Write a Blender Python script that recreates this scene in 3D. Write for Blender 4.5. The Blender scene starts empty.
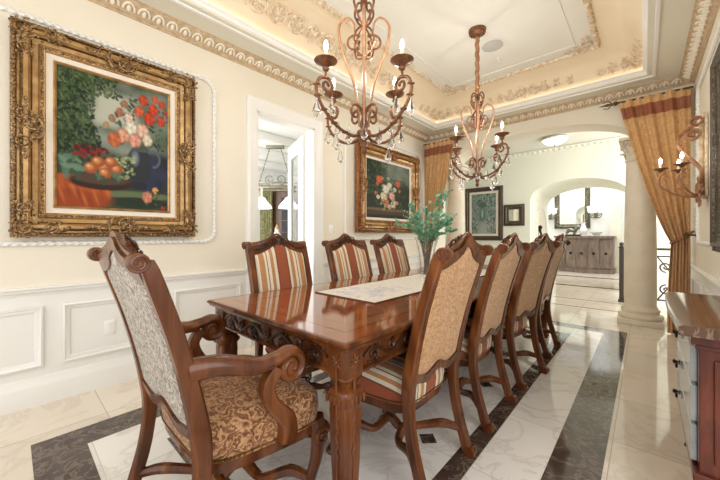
import bpy, bmesh, math, random
import numpy as np
from mathutils import Vector, Matrix
random.seed(7)
S = bpy.context.scene
C = S.collection
PI = math.pi

# ------------------------------------------------------------------ camera, world, lights, exposure
F_PX, CX, HY, CAM_H = 316.0, 360.0, 235.0, 1.2
YAW = math.atan(285.0 / 316.0)
cam_d = bpy.data.cameras.new('camera'); cam = bpy.data.objects.new('camera', cam_d); C.objects.link(cam)
cam.location = (0, 0, CAM_H); cam.rotation_euler = (PI / 2, 0, YAW)
cam_d.sensor_width = 36.0; cam_d.lens = F_PX / 720.0 * 36.0
cam_d.shift_y = -(240.0 - HY) / 720.0; cam_d.clip_start = 0.02
S.camera = cam

W = bpy.data.worlds.new('world'); S.world = W; W.use_nodes = True
W.node_tree.nodes['Background'].inputs[0].default_value = (0.97, 0.985, 1.0, 1)
W.node_tree.nodes['Background'].inputs[1].default_value = 0.85

def area(name, loc, rot, sx, sy, power, col=(1, 1, 1)):
    l = bpy.data.lights.new(name, 'AREA'); l.shape = 'RECTANGLE'; l.size = sx; l.size_y = sy
    l.energy = power; l.color = col
    o = bpy.data.objects.new(name, l); C.objects.link(o); o.location = loc; o.rotation_euler = rot
    return o
def point(name, loc, power, col, r=0.03):
    l = bpy.data.lights.new(name, 'POINT'); l.energy = power; l.color = col; l.shadow_soft_size = r
    o = bpy.data.objects.new(name, l); C.objects.link(o); o.location = loc
    return o
# daylight from the windows behind the camera, the hall, the foyer and the kitchen
area('window_daylight', (-1.4, -1.9, 1.9), (PI / 2, 0, 0), 3.4, 2.4, 44, (1, 0.985, 0.96))
area('side_fill_light', (1.5, 0.3, 1.7), (PI / 2, 0, PI / 2 - 0.75), 1.8, 2.2, 42, (1, 0.99, 0.97))  # added fill light beside the camera, brightens the right-hand chair backs
area('hall_daylight', (1.9, 7.3, 1.8), (PI / 2, 0, PI / 2), 2.2, 2.6, 135, (0.97, 0.99, 1))
area('foyer_daylight', (-1.2, 12.0, 4.8), (0, 0, 0), 4.0, 2.2, 230, (0.93, 0.97, 1))
area('kitchen_daylight', (-5.6, 0.9, 1.8), (-PI / 2, 0, PI), 2.4, 2.0, 120, (0.95, 0.98, 1))

S.view_settings.view_transform = 'Standard'; S.view_settings.look = 'None'
S.view_settings.exposure = 0.11; S.view_settings.gamma = 1.0; S.view_settings.use_curve_mapping = False

# ------------------------------------------------------------------ materials
def lin(c):
    return tuple(((v / 255.0) / 12.92 if v / 255.0 <= 0.04045 else ((v / 255.0 + 0.055) / 1.055) ** 2.4) for v in c)
class NT:
    def __init__(s, name):
        s.m = bpy.data.materials.new(name); s.m.use_nodes = True; s.t = s.m.node_tree
        s.b = s.t.nodes['Principled BSDF']
    def n(s, typ, **kw):
        nd = s.t.nodes.new(typ)
        for k, v in kw.items(): setattr(nd, k, v)
        return nd
    def l(s, a, b): s.t.links.new(a, b)
    def coord(s, scale=(1, 1, 1), rot=(0, 0, 0), src='Object'):
        tc = s.n('ShaderNodeTexCoord'); mp = s.n('ShaderNodeMapping')
        mp.inputs['Scale'].default_value = scale; mp.inputs['Rotation'].default_value = rot
        s.l(tc.outputs[src], mp.inputs[0]); return mp.outputs[0]
    def ramp(s, fac, stops, const=False):
        r = s.n('ShaderNodeValToRGB'); cr = r.color_ramp
        if const: cr.interpolation = 'CONSTANT'
        while len(cr.elements) < len(stops): cr.elements.new(0.5)
        for e, (p, c) in zip(cr.elements, stops): e.position = p; e.color = (*lin(c), 1)
        s.l(fac, r.inputs[0]); return r.outputs[0]
    def bump(s, h, strength=0.3, dist=0.01):
        b = s.n('ShaderNodeBump'); b.inputs['Strength'].default_value = strength; b.inputs['Distance'].default_value = dist
        s.l(h, b.inputs['Height']); s.l(b.outputs[0], s.b.inputs['Normal'])
    def noise(s, vec, scale, detail=4, rough=0.55, dist=0.0):
        n = s.n('ShaderNodeTexNoise'); n.inputs['Scale'].default_value = scale; n.inputs['Detail'].default_value = detail
        n.inputs['Roughness'].default_value = rough; n.inputs['Distortion'].default_value = dist
        s.l(vec, n.inputs['Vector']); return n.outputs['Fac']
    def math(s, op, a, b=None):
        m = s.n('ShaderNodeMath', operation=op)
        for i, v in enumerate((a, b)):
            if v is None: continue
            if isinstance(v, (int, float)): m.inputs[i].default_value = v
            else: s.l(v, m.inputs[i])
        return m.outputs[0]
    def set(s, rough=0.5, metal=0.0, coat=0.0, spec=0.5, sheen=0.0):
        s.b.inputs['Roughness'].default_value = rough; s.b.inputs['Metallic'].default_value = metal
        s.b.inputs['Coat Weight'].default_value = coat; s.b.inputs['Coat Roughness'].default_value = 0.08
        s.b.inputs['Specular IOR Level'].default_value = spec; s.b.inputs['Sheen Weight'].default_value = sheen
        return s
    def color(s, sock): s.l(sock, s.b.inputs['Base Color'])

def mk(name, c1, c2=None, scale=6, rough=0.5, metal=0.0, bump=0.0, bscale=None, coat=0.0, spec=0.5, stretch=(1, 1, 1), sheen=0, detail=4):
    k = NT(name).set(rough, metal, coat, spec, sheen)
    if c2 is None: k.b.inputs['Base Color'].default_value = (*lin(c1), 1)
    else:
        f = k.noise(k.coord(stretch), scale, detail)
        k.color(k.ramp(f, [(0.33, c1), (0.67, c2)]))
    if bump:
        k.bump(k.noise(k.coord(stretch), bscale or scale, 5), bump, 0.01)
    return k.m
def emit(name, col, strength):
    k = NT(name); k.b.inputs['Base Color'].default_value = (*lin(col), 1)
    k.b.inputs['Emission Color'].default_value = (*lin(col), 1); k.b.inputs['Emission Strength'].default_value = strength
    return k.m
def glass(name, col=(250, 252, 252), rough=0.0, ior=1.45):
    k = NT(name).set(rough); k.b.inputs['Base Color'].default_value = (*lin(col), 1)
    k.b.inputs['Transmission Weight'].default_value = 1.0; k.b.inputs['IOR'].default_value = ior
    return k.m
def wood(name, dark, mid, light, rough=0.3, coat=0.3, rot=(0, 0, 0)):
    k = NT(name).set(rough, 0, coat, 0.35)
    v = k.coord((6, 6, 1.1), rot)
    f = k.noise(v, 2.2, 4, 0.55, 0.6)
    k.color(k.ramp(f, [(0.22, dark), (0.5, mid), (0.8, light)]))
    k.bump(f, 0.06, 0.004)
    return k.m
def stripe_mat():
    k = NT('striped_fabric').set(0.75, 0, 0, 0.25, 0.15)
    at = k.n('ShaderNodeAttribute'); at.attribute_name = 'across'
    x = k.math('ADD', k.math('MULTIPLY', at.outputs['Fac'], 3.0), 10.5)
    fr = k.math('FRACT', x)
    rust, gold, cream, brn, tan = (156, 82, 52), (186, 134, 88), (226, 212, 188), (118, 74, 50), (206, 176, 138)
    st = [(0.0, gold), (0.07, cream), (0.12, brn), (0.14, cream), (0.2, gold), (0.29, cream), (0.35, brn), (0.38, rust), (0.62, brn), (0.65, cream),
          (0.72, gold), (0.8, cream), (0.87, brn), (0.89, cream), (0.94, gold)]
    c = k.ramp(fr, st, True)
    mx = k.n('ShaderNodeMix', data_type='RGBA', blend_type='MULTIPLY'); mx.inputs[0].default_value = 0.35
    k.l(c, mx.inputs[6]); k.l(k.ramp(k.noise(k.coord((1, 1, 1)), 160, 2), [(0.3, (150, 150, 150)), (0.7, (255, 255, 255))]), mx.inputs[7])
    k.color(mx.outputs[2]); return k.m
def damask(name, c1, c2, c3, sc, rough=0.7):
    k = NT(name).set(rough, 0, 0, 0.3, 0.2)
    v = k.coord()
    ns = k.n('ShaderNodeTexNoise'); ns.inputs['Scale'].default_value = sc * 0.8; k.l(v, ns.inputs['Vector'])
    va = k.n('ShaderNodeVectorMath', operation='MULTIPLY_ADD'); va.inputs[1].default_value = (0.12, 0.12, 0.12)
    k.l(ns.outputs['Color'], va.inputs[0]); k.l(v, va.inputs[2])
    vo = k.n('ShaderNodeTexVoronoi'); vo.inputs['Scale'].default_value = sc; k.l(va.outputs[0], vo.inputs['Vector'])
    s_ = k.math('SINE', k.math('MULTIPLY', vo.outputs['Distance'], 19.0))
    f = k.math('ADD', k.math('MULTIPLY', s_, 0.13), k.noise(va.outputs[0], sc * 4.2, 3, 0.6, 1.6))
    k.color(k.ramp(f, [(0.3, c1), (0.48, c2), (0.66, c3)])); k.bump(f, 0.15, 0.002)
    return k.m
def marble(name, base, vein, mott, scale=1.6, rough=0.09, grout=None, tile=0.62, off=(0, 0, 0)):
    k = NT(name).set(rough, 0, 0, 0.5)
    v = k.coord()
    f1 = k.noise(v, scale, 8, 0.6, 1.8)
    f2 = k.noise(v, scale * 0.7, 3, 0.5)
    c0 = k.ramp(f2, [(0.3, base), (0.7, mott)])
    vn = k.math('ABSOLUTE', k.math('SUBTRACT', f1, 0.5))
    vm = k.math('SUBTRACT', 1.0, k.math('MINIMUM', k.math('MULTIPLY', vn, 28.0), 1.0))
    mx = k.n('ShaderNodeMix', data_type='RGBA'); k.l(k.math('MULTIPLY', vm, 0.55), mx.inputs[0]); k.l(c0, mx.inputs[6]); mx.inputs[7].default_value = (*lin(vein), 1)
    out = mx.outputs[2]
    if grout:
        br = k.n('ShaderNodeTexBrick'); br.offset = 0.0; br.squash = 1.0
        mp = k.n('ShaderNodeMapping'); mp.inputs['Location'].default_value = off; tc = k.n('ShaderNodeTexCoord'); k.l(tc.outputs['Object'], mp.inputs[0]); k.l(mp.outputs[0], br.inputs['Vector'])
        br.inputs['Scale'].default_value = 1.0; br.inputs['Brick Width'].default_value = tile; br.inputs['Row Height'].default_value = tile
        br.inputs['Mortar Size'].default_value = 0.0026; br.inputs['Mortar Smooth'].default_value = 0.1
        br.inputs['Color1'].default_value = (1, 1, 1, 1); br.inputs['Color2'].default_value = (0.9, 0.9, 0.9, 1)
        m2 = k.n('ShaderNodeMix', data_type='RGBA', blend_type='MULTIPLY'); m2.inputs[0].default_value = 1.0
        k.l(out, m2.inputs[6]); k.l(br.outputs['Color'], m2.inputs[7])
        m3 = k.n('ShaderNodeMix', data_type='RGBA'); k.l(br.outputs['Fac'], m3.inputs[0]); k.l(m2.outputs[2], m3.inputs[6]); m3.inputs[7].default_value = (*lin(grout), 1)
        out = m3.outputs[2]
    k.color(out); return k.m
def carved(name, dark, mid, light, scale=38, rough=0.38, metal=0.65):
    k = NT(name).set(rough, metal)
    v = k.coord()
    vo = k.n('ShaderNodeTexVoronoi'); vo.inputs['Scale'].default_value = scale; k.l(v, vo.inputs['Vector'])
    f = k.math('ADD', k.math('MULTIPLY', vo.outputs['Distance'], 0.55), k.math('MULTIPLY', k.noise(v, scale * 0.6, 6), 0.6))
    k.color(k.ramp(f, [(0.28, light), (0.5, mid), (0.75, dark)]));  # crevice shade of the carving is put into the colour ramp
    k.bump(f, -0.45, 0.006)
    return k.m
def picture_mat(name):
    k = NT(name).set(0.5, 0, 0, 0.2); a = k.n('ShaderNodeAttribute'); a.attribute_name = 'paint'; k.color(a.outputs['Color']); return k.m

M = {}
M['wall'] = mk('cream_wall_paint', (232, 223, 204), (236, 228, 211), 1.2, 0.6)
M['white'] = mk('white_trim_paint', (240, 238, 232), None, rough=0.35)
M['soffit'] = mk('soffit_paint', (226, 221, 204), None, rough=0.6)
M['ceil'] = mk('ceiling_paint', (229, 226, 214), (234, 231, 219), 1.5, 0.7)
M['peach'] = mk('peach_plaster', (241, 225, 197), (236, 216, 184), 1.6, 0.6)
M['plaster'] = mk('antique_plaster', (240, 230, 208), (204, 170, 130), 24, 0.55)
M['crown'] = mk('gap_shaded_crown_plaster', (184, 156, 120), (210, 188, 156), 26, 0.55)  # ground darker than the leaves: shade of the gaps put into its colour
M['crown_leaf'] = mk('ivory_crown_leaves', (240, 230, 210), None, rough=0.5)
M['hallwall'] = mk('hall_wall_paint', (238, 238, 222), None, rough=0.6)
M['foyer'] = mk('foyer_wall_paint', (244, 244, 240), None, rough=0.6)
M['floor'] = marble('cream_marble_tile', (236, 227, 213), (212, 196, 176), (228, 215, 197), 1.5, 0.07, (188, 172, 150), 0.64, (0.14, 0.2, 0))
M['floor_in'] = marble('white_marble_tile', (242, 239, 234), (206, 198, 188), (236, 230, 222), 1.9, 0.07, (206, 198, 186), 0.64, (0.03, 0.32, 0))
M['dark'] = marble('dark_emperador_marble', (60, 48, 42), (146, 128, 114), (84, 70, 61), 6.5, 0.08)
M['wood'] = wood('carved_walnut', (46, 22, 10), (94, 50, 22), (134, 78, 38), 0.25, 0.12)
M['wood_dark'] = wood('dark_carved_walnut', (36, 18, 9), (64, 34, 17), (96, 54, 28), 0.3, 0.12)
M['tabletop'] = wood('polished_mahogany', (110, 50, 18), (140, 68, 26), (164, 88, 40), 0.06, 0.9, (PI / 2, 0, 0))
M['inlay'] = wood('light_inlay', (132, 70, 34), (150, 84, 42), (166, 98, 52), 0.07, 0.8)
M['inlay_dark'] = mk('ebony_inlay', (56, 24, 12), None, rough=0.07, coat=0.8)
M['stripe'] = stripe_mat()
M['paisley'] = damask('paisley_fabric', (92, 54, 31), (140, 92, 56), (192, 150, 108), 19)
M['leaf_damask'] = damask('leaf_damask_fabric', (166, 120, 78), (184, 140, 96), (206, 168, 126), 20)
M['lit_damask'] = damask('lit_damask_fabric', (98, 86, 74), (148, 136, 122), (196, 187, 174), 18)  # armchair back: greying from window light is put into the fabric colour
M['brass_nail'] = mk('antique_brass_nail', (120, 86, 48), None, rough=0.35, metal=0.9)
M['bronze'] = mk('copper_bronze', (104, 68, 48), (148, 102, 72), 30, 0.42, 0.55, 0.2, 60)
M['bronze_l'] = mk('pale_gold_bronze', (150, 106, 76), (182, 136, 102), 30, 0.4, 0.5)
M['gold'] = carved('antique_gold_carving', (80, 56, 32), (146, 112, 70), (206, 174, 124), 80, 0.36, 0.4)
M['gold_red'] = carved('red_gold_carving', (96, 58, 32), (158, 102, 56), (204, 152, 96), 80, 0.4, 0.35)
M['gold_s'] = mk('gold_leaf', (150, 112, 64), (194, 156, 102), 14, 0.3, 0.45)
M['gold_shade'] = mk('shaded_gilt_groove', (74, 46, 22), (98, 64, 32), 20, 0.5, 0.3)  # darker gilt paints crevice shade into the frame's steps and grooves
M['dark_smooth'] = mk('dark_bronze_frame', (70, 60, 48), (92, 80, 64), 14, 0.45, 0.2)
M['linen'] = mk('linen_liner', (232, 222, 206), None, rough=0.8)
M['paint'] = picture_mat('oil_painting')
M['curtain'] = damask('gold_damask_curtain', (194, 148, 94), (206, 160, 106), (214, 174, 124), 9, 0.5)
M['curtain_band'] = mk('rust_brocade_band', (134, 76, 48), (160, 98, 66), 60, 0.6)
M['rod'] = mk('bronze_rod', (70, 56, 36), (112, 90, 58), 20, 0.4, 0.6)
M['column'] = mk('limestone_column', (232, 222, 202), (222, 209, 186), 5, 0.5, bump=0.08, bscale=20)
M['iron'] = mk('wrought_iron', (74, 68, 64), None, rough=0.5, metal=0.4)
M['glass'] = glass('clear_glass')
M['crystal'] = glass('crystal', (255, 255, 255), 0.05, 1.5)
M['bulb'] = emit('candle_bulb_glow', (255, 244, 220), 26)
M['bowl'] = emit('lit_alabaster', (255, 250, 236), 2.2)
M['shade'] = emit('lit_frosted_shade', (255, 250, 240), 1.2)
M['cove'] = emit('cove_strip_light', (255, 243, 222), 3.0)
M['candle'] = mk('ivory_candle_sleeve', (240, 226, 196), None, rough=0.5)
M['leaf'] = mk('blue_green_leaf', (54, 128, 98), (142, 190, 154), 14, 0.5)
M['stem'] = mk('brown_stem', (112, 92, 74), None, rough=0.6)
M['runner'] = mk('ivory_table_runner', (242, 238, 230), (230, 222, 212), 26, 0.85)
M['runner_hem'] = mk('dark_runner_trim', (104, 62, 42), None, rough=0.8)
M['runner_back'] = mk('grey_embroidery', (228, 226, 226), (206, 204, 210), 30, 0.8)
M['granite'] = marble('brown_granite_top', (66, 45, 34), (160, 136, 116), (98, 70, 54), 9, 0.1)
M['mahogany'] = wood('red_mahogany_side', (46, 17, 10), (86, 35, 21), (120, 56, 34), 0.25, 0.4)
M['drawer_reflection'] = mk('pale_drawer_reflection', (150, 158, 160), (186, 190, 190), 8, 0.14)  # bluish-white reflection on the drawer fronts is painted in as base colour
M['black'] = mk('black_iron_pull', (26, 22, 20), None, rough=0.35, metal=0.5)
M['buffet'] = wood('greyed_oak', (98, 80, 72), (128, 110, 100), (152, 134, 124), 0.4, 0.1)
M['mirror'] = mk('silver_mirror', (236, 240, 240), None, rough=0.02, metal=1.0)
M['silver_frame'] = carved('shaded_silver_carving', (70, 64, 52), (130, 122, 102), (186, 178, 154), 30, 0.45, 0.4)
M['dark_frame'] = carved('dark_bronze_carving', (60, 50, 40), (100, 86, 68), (146, 130, 104), 40, 0.45, 0.2)
M['plastic'] = mk('white_plastic', (244, 243, 238), None, rough=0.35)
M['grille'] = mk('grey_speaker_grille', (190, 188, 180), None, rough=0.7)
M['porcelain'] = mk('white_porcelain', (240, 240, 236), None, rough=0.2)
M['hutch'] = wood('brown_hutch', (62, 40, 28), (96, 66, 46), (128, 92, 66), 0.4, 0.1)
M['pewter'] = mk('aged_pewter', (112, 108, 92), (150, 146, 128), 20, 0.45, 0.5)
M['green_drape'] = mk('olive_patterned_drape', (122, 124, 84), (196, 190, 150), 18, 0.8)

# ------------------------------------------------------------------ mesh helpers
def obj(name, bm, m, parent=None, smooth=True, angle=0.7):
    bmesh.ops.recalc_face_normals(bm, faces=bm.faces)
    me = bpy.data.meshes.new(name); bm.to_mesh(me); bm.free()
    for mm in (m if isinstance(m, (list, tuple)) else [m]): me.materials.append(mm)
    if smooth:
        for p in me.polygons: p.use_smooth = True
        me.set_sharp_from_angle(angle=angle)
    o = bpy.data.objects.new(name, me); C.objects.link(o)
    if parent is not None: o.parent = parent
    return o
def thing(name, label, cat, loc=(0, 0, 0), rz=0, group=None, mat=None):
    o = bpy.data.objects.new(name, None); C.objects.link(o); o.empty_display_size = 0.1
    if mat is not None: o.matrix_world = mat
    else: o.location = loc; o.rotation_euler = (0, 0, rz)
    o['label'] = label; o['category'] = cat
    if group: o['group'] = group
    return o
def tag(o, label, cat, group=None):
    o['label'] = label; o['category'] = cat
    if group: o['group'] = group
    return o
def struct(name, bm, m, smooth=True):
    o = obj(name, bm, m, None, smooth); o['kind'] = 'structure'; return o
def copy_tree(o, parent=None):
    c = o.copy(); C.objects.link(c)
    if parent is not None: c.parent = parent
    for ch in list(o.children): copy_tree(ch, c)
    return c
def B(): return bmesh.new()
def box(bm, x0, x1, y0, y1, z0, z1, bev=0.0, mi=0):
    r = bmesh.ops.create_cube(bm, size=1.0)
    vs = r['verts']
    for v in vs: v.co = Vector(((x0 + x1) / 2 + v.co.x * (x1 - x0), (y0 + y1) / 2 + v.co.y * (y1 - y0), (z0 + z1) / 2 + v.co.z * (z1 - z0)))
    if mi:
        for f in set(f for v in vs for f in v.link_faces): f.material_index = mi
    if bev > 0:
        es = set(e for v in vs for e in v.link_edges)
        bmesh.ops.bevel(bm, geom=list(es), offset=bev, segments=2, affect='EDGES', profile=0.5)
def grid(bm, P, close_u=False, close_v=False, cap=False, mi=0):
    """P[i][j] -> points; makes quads"""
    V = [[bm.verts.new(p) for p in row] for row in P]
    n, m = len(V), len(V[0])
    for i in range(n if close_u else n - 1):
        for j in range(m if close_v else m - 1):
            a, b, c, d = V[i][j], V[(i + 1) % n][j], V[(i + 1) % n][(j + 1) % m], V[i][(j + 1) % m]
            try:
                f = bm.faces.new((a, b, c, d)); f.material_index = mi
            except ValueError: pass
    if cap:
        for row in (V[0], V[-1]):
            try: bm.faces.new(row).material_index = mi
            except ValueError: pass
    return V
def cr(pts, k=6):
    pts = [Vector(p) for p in pts]; out = []
    for i in range(len(pts) - 1):
        p0 = pts[i - 1] if i > 0 else pts[i] * 2 - pts[i + 1]; p1, p2 = pts[i], pts[i + 1]
        p3 = pts[i + 2] if i + 2 < len(pts) else p2 * 2 - p1
        for j in range(k):
            t = j / k
            out.append(0.5 * ((2 * p1) + (p2 - p0) * t + (2 * p0 - 5 * p1 + 4 * p2 - p3) * t * t + (3 * p1 - p0 - 3 * p2 + p3) * t ** 3))
    out.append(pts[-1]); return out
def interp(vals, n):
    if isinstance(vals, (int, float)): return [vals] * n
    return list(np.interp(np.linspace(0, 1, n), np.linspace(0, 1, len(vals)), vals))
def tube(bm, pts, r, n=8, r2=None, up=None, square=False, cap=True, mi=0):
    pts = [Vector(p) for p in pts]; N = len(pts)
    ra = interp(r, N); rb = interp(r2 if r2 is not None else r, N)
    if square:
        k = 0.72; sec = [(1, k), (k, 1), (-k, 1), (-1, k), (-1, -k), (-k, -1), (k, -1), (1, -k)]
    else: sec = [(math.cos(2 * PI * i / n), math.sin(2 * PI * i / n)) for i in range(n)]
    rows = []; prev = None
    for i, p in enumerate(pts):
        t = (pts[min(i + 1, N - 1)] - pts[max(i - 1, 0)])
        if t.length < 1e-9: t = Vector((0, 0, 1))
        t.normalize()
        if up is not None:
            a = Vector(up).cross(t)
            if a.length < 1e-6: a = t.orthogonal()
            a.normalize(); b = t.cross(a)
            a, b = Vector(up).normalized(), a     # a along "up", b across
        else:
            if prev is None: a = t.orthogonal().normalized()
            else:
                a = prev - t * prev.dot(t)
                a = a.normalized() if a.length > 1e-6 else t.orthogonal().normalized()
            b = t.cross(a); prev = a
        rows.append([p + a * (ra[i] * u) + b * (rb[i] * v) for u, v in sec])
    grid(bm, rows, close_v=True, cap=cap, mi=mi)
def lathe(bm, prof, n=20, center=(0, 0, 0), axis='Z', cap=True, mi=0, a0=0):
    rows = []
    for r, z in prof:
        row = []
        for i in range(n):
            a = 2 * PI * i / n + a0
            x, y = r * math.cos(a), r * math.sin(a)
            p = (x, y, z) if axis == 'Z' else ((z, x, y) if axis == 'X' else (x, z, y))
            row.append(Vector(center) + Vector(p))
        rows.append(row)
    grid(bm, rows, close_v=True, cap=cap, mi=mi)
_BT = {}
def ball(bm, c, rx, ry=None, rz=None, u=8, v=6, rot=None):
    ry = rx if ry is None else ry; rz = rx if rz is None else rz
    if (u, v) not in _BT:
        _BT[(u, v)] = [(math.sin(PI * i / v) * math.cos(2 * PI * j / u), math.sin(PI * i / v) * math.sin(2 * PI * j / u), math.cos(PI * i / v)) for i in range(1, v) for j in range(u)]
    c = Vector(c)
    def P(p):
        q = Vector((p[0] * rx, p[1] * ry, p[2] * rz))
        return c + (rot @ q if rot is not None else q)
    V = [bm.verts.new(P(p)) for p in _BT[(u, v)]]; a = bm.verts.new(P((0, 0, 1))); b = bm.verts.new(P((0, 0, -1)))
    for i in range(v - 2):
        for j in range(u): bm.faces.new((V[i * u + j], V[(i + 1) * u + j], V[(i + 1) * u + (j + 1) % u], V[i * u + (j + 1) % u]))
    for j in range(u):
        bm.faces.new((a, V[j], V[(j + 1) % u])); k = (v - 2) * u; bm.faces.new((b, V[k + (j + 1) % u], V[k + j]))
def spiral(c, r0, r1, turns, U, V, a0=0, n=28):
    U, V, c = Vector(U), Vector(V), Vector(c); out = []
    for i in range(n + 1):
        t = i / n; a = a0 + turns * 2 * PI * t; r = r0 + (r1 - r0) * t
        out.append(c + U * (r * math.cos(a)) + V * (r * math.sin(a)))
    return out
def xform(bm, mat):
    for v in bm.verts: v.co = mat @ v.co
def basis(right, up, out, loc):
    r, u, o = Vector(right), Vector(up), Vector(out)
    return Matrix(((r.x, u.x, o.x, loc[0]), (r.y, u.y, o.y, loc[1]), (r.z, u.z, o.z, loc[2]), (0, 0, 0, 1)))
def on_left(y, z, x=-3.2): return basis((0, 1, 0), (0, 0, 1), (1, 0, 0), (x, y, z))
def on_right(y, z, x=0.44): return basis((0, -1, 0), (0, 0, 1), (-1, 0, 0), (x, y, z))
def on_end(x, z, y): return basis((1, 0, 0), (0, 0, 1), (0, -1, 0), (x, y, z))
def run(bm, p0, p1, inward, prof, m0=0, m1=0):
    """extrude profile [(d out from wall, z)] from p0 to p1 with mitred ends"""
    p0, p1, n = Vector((p0[0], p0[1], 0)), Vector((p1[0], p1[1], 0)), Vector((inward[0], inward[1], 0))
    t = (p1 - p0).normalized()
    a = [p0 + n * d + t * (d * m0) + Vector((0, 0, z)) for d, z in prof]
    b = [p1 + n * d - t * (d * m1) + Vector((0, 0, z)) for d, z in prof]
    grid(bm, [a, b], close_v=True, cap=True)
def frame_sweep(bm, w, h, prof, mats=None):
    """prof [(inset, height)] swept round a w x h rectangle (local x,y; z out)"""
    rows = []
    for sx, sy in ((-1, -1), (1, -1), (1, 1), (-1, 1)):
        rows.append([Vector((sx * (w / 2 - i), sy * (h / 2 - i), z)) for i, z in prof])
    n0 = len(bm.faces)
    grid(bm, rows, close_u=True, close_v=True)
    if mats:
        bm.faces.ensure_lookup_table()
        for k in range(n0, len(bm.faces)): bm.faces[k].material_index = mats[(k - n0) % len(prof)]
def rope(bm, p0, p1, r=0.016, pitch=0.05, n=8):
    p0, p1 = Vector(p0), Vector(p1); L = (p1 - p0).length; t = (p1 - p0).normalized()
    a = t.orthogonal().normalized(); b = t.cross(a); N = max(4, int(L / (pitch / 5)))
    rows = []
    for i in range(N + 1):
        s = L * i / N; row = []
        for j in range(n):
            th = 2 * PI * j / n
            rr = r * (1 + 0.28 * math.sin(2 * th + 2 * PI * s / pitch))
            row.append(p0 + t * s + a * (rr * math.cos(th)) + b * (rr * math.sin(th)))
        rows.append(row)
    grid(bm, rows, close_v=True, cap=True)

# ================================================================== ROOM SHELL
XL, XR, YE, ZS, ZC = -3.2, 0.44, 5.5, 3.11, 3.47
XM = -1.38
# floor with inlaid dark bands
bm = B()
def quad(x0, x1, y0, y1, z, mi):
    f = bm.faces.new([bm.verts.new(p) for p in ((x0, y0, z), (x1, y0, z), (x1, y1, z), (x0, y1, z))]); f.material_index = mi
quad(-9, 4, -3, 15, 0, 0)
def band(x0, x1, y0, y1, w, z, mi):
    quad(x0, x0 + w, y0, y1, z, mi); quad(x1 - w, x1, y0, y1, z, mi)
    quad(x0 + w, x1 - w, y0, y0 + w, z, mi); quad(x0 + w, x1 - w, y1 - w, y1, z, mi)
quad(-2.38, -0.38, 0.3, 4.86, 0.0006, 1)
band(-2.6, -0.16, 0.08, 5.08, 0.22, 0.0012, 2)
band(-2.09, -0.67, 0.62, 4.56, 0.105, 0.0016, 2)
for i in range(2):
    for j in range(4):
        cx_, cy_ = (-1.81 + i * 0.86), 1.65 + j * 0.91
        f = bm.faces.new([bm.verts.new((cx_ + a, cy_ + b, 0.0016)) for a, b in ((0.06, 0), (0, 0.06), (-0.06, 0), (0, -0.06))]); f.material_index = 2
quad(-2.4, -0.1, 8.9, 9.05, 0.0012, 2); quad(-3.4, 0.9, 10.9, 11.1, 0.0012, 2)
for y in (6.35, 7.1): quad(-3.0, 0.4, y, y + 0.03, 0.0012, 2)
for v in bm.verts: pass
fl = obj('floor', bm, [M['floor'], M['floor_in'], M['dark']], smooth=False); fl['kind'] = 'structure'
for p in fl.data.polygons:
    if p.normal.z < 0: p.flip()

# left wall with the kitchen door opening
DY0, DY1, DZ = 1.84, 2.66, 2.58
bm = B()
box(bm, XL - 0.16, XL, -1.6, DY0, 0, ZS + 0.1); box(bm, XL - 0.16, XL, DY1, YE + 0.8, 0, ZS + 0.1); box(bm, XL - 0.16, XL, DY0, DY1, DZ, ZS + 0.1)
struct('wall_left', bm, M['wall'], False)
bm = B(); box(bm, XR, XR + 0.16, 1.6, YE + 0.8, 0, ZS + 0.1); struct('wall_right', bm, M['wall'], False)
# end wall: a deep header with one wide arch between the columns, flat bays at the sides
def arch_header(bm, x0, x1, xc, hw, spring, rise, y0, y1, ztop, nx=48, flat=None):
    xs = sorted(set([x0, x1] + [xc - hw + 2 * hw * i / nx for i in range(nx + 1)]))
    rows = []
    for x in xs:
        q = (x - xc) / hw
        zb = spring + (rise * math.sqrt(max(0, 1 - q * q)) if abs(q) < 1 else 0)
        rows.append([(x, y0, zb), (x, y0, ztop), (x, y1, ztop), (x, y1, zb)])
    grid(bm, rows, close_v=True, cap=True)
bm = B(); arch_header(bm, XL, XR, XM, 1.26, 2.52, 0.32, YE, YE + 0.42, ZS + 0.1); struct('wall_end', bm, M['wall'])
# soffit ring, tray and inner ceiling
LX0, LX1, LY1, LY0 = -2.74, -0.02, 5.06, -0.9
bm = B()
box(bm, XL, LX0 - 0.04, -1.6, YE, ZS, ZS + 0.05); box(bm, LX1 + 0.04, XR, -1.6, YE, ZS, ZS + 0.05)
box(bm, LX0 - 0.04, LX1 + 0.04, LY1 + 0.04, YE, ZS, ZS + 0.05); box(bm, LX0 - 0.04, LX1 + 0.04, -1.6, LY0 - 0.04, ZS, ZS + 0.05)
struct('ceiling_soffit', bm, M['soffit'], False)
RX0, RX1, RY1, RY0 = -2.34, -0.42, 4.72, -0.5
bm = B()
lo = [(LX0 - 0.06, LY0 - 0.06), (LX1 + 0.06, LY0 - 0.06), (LX1 + 0.06, LY1 + 0.06), (LX0 - 0.06, LY1 + 0.06)]
hi = [(RX0, RY0), (RX1, RY0), (RX1, RY1), (RX0, RY1)]
rows = []
for k in range(9):
    t = k / 8; s = t ** 1.25
    z = ZS + 0.05 + (ZC - ZS - 0.05) * math.sin(t * PI / 2)
    rows.append([(a[0] + (b[0] - a[0]) * s, a[1] + (b[1] - a[1]) * s, z) for a, b in zip(lo, hi)])
grid(bm, rows, close_v=True)
struct('ceiling_cove', bm, M['peach'], True)
bm = B(); box(bm, RX0 - 0.05, RX1 + 0.05, RY0 - 0.05, RY1 + 0.05, ZC, ZC + 0.05); struct('ceiling', bm, M['ceil'], False)
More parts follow.
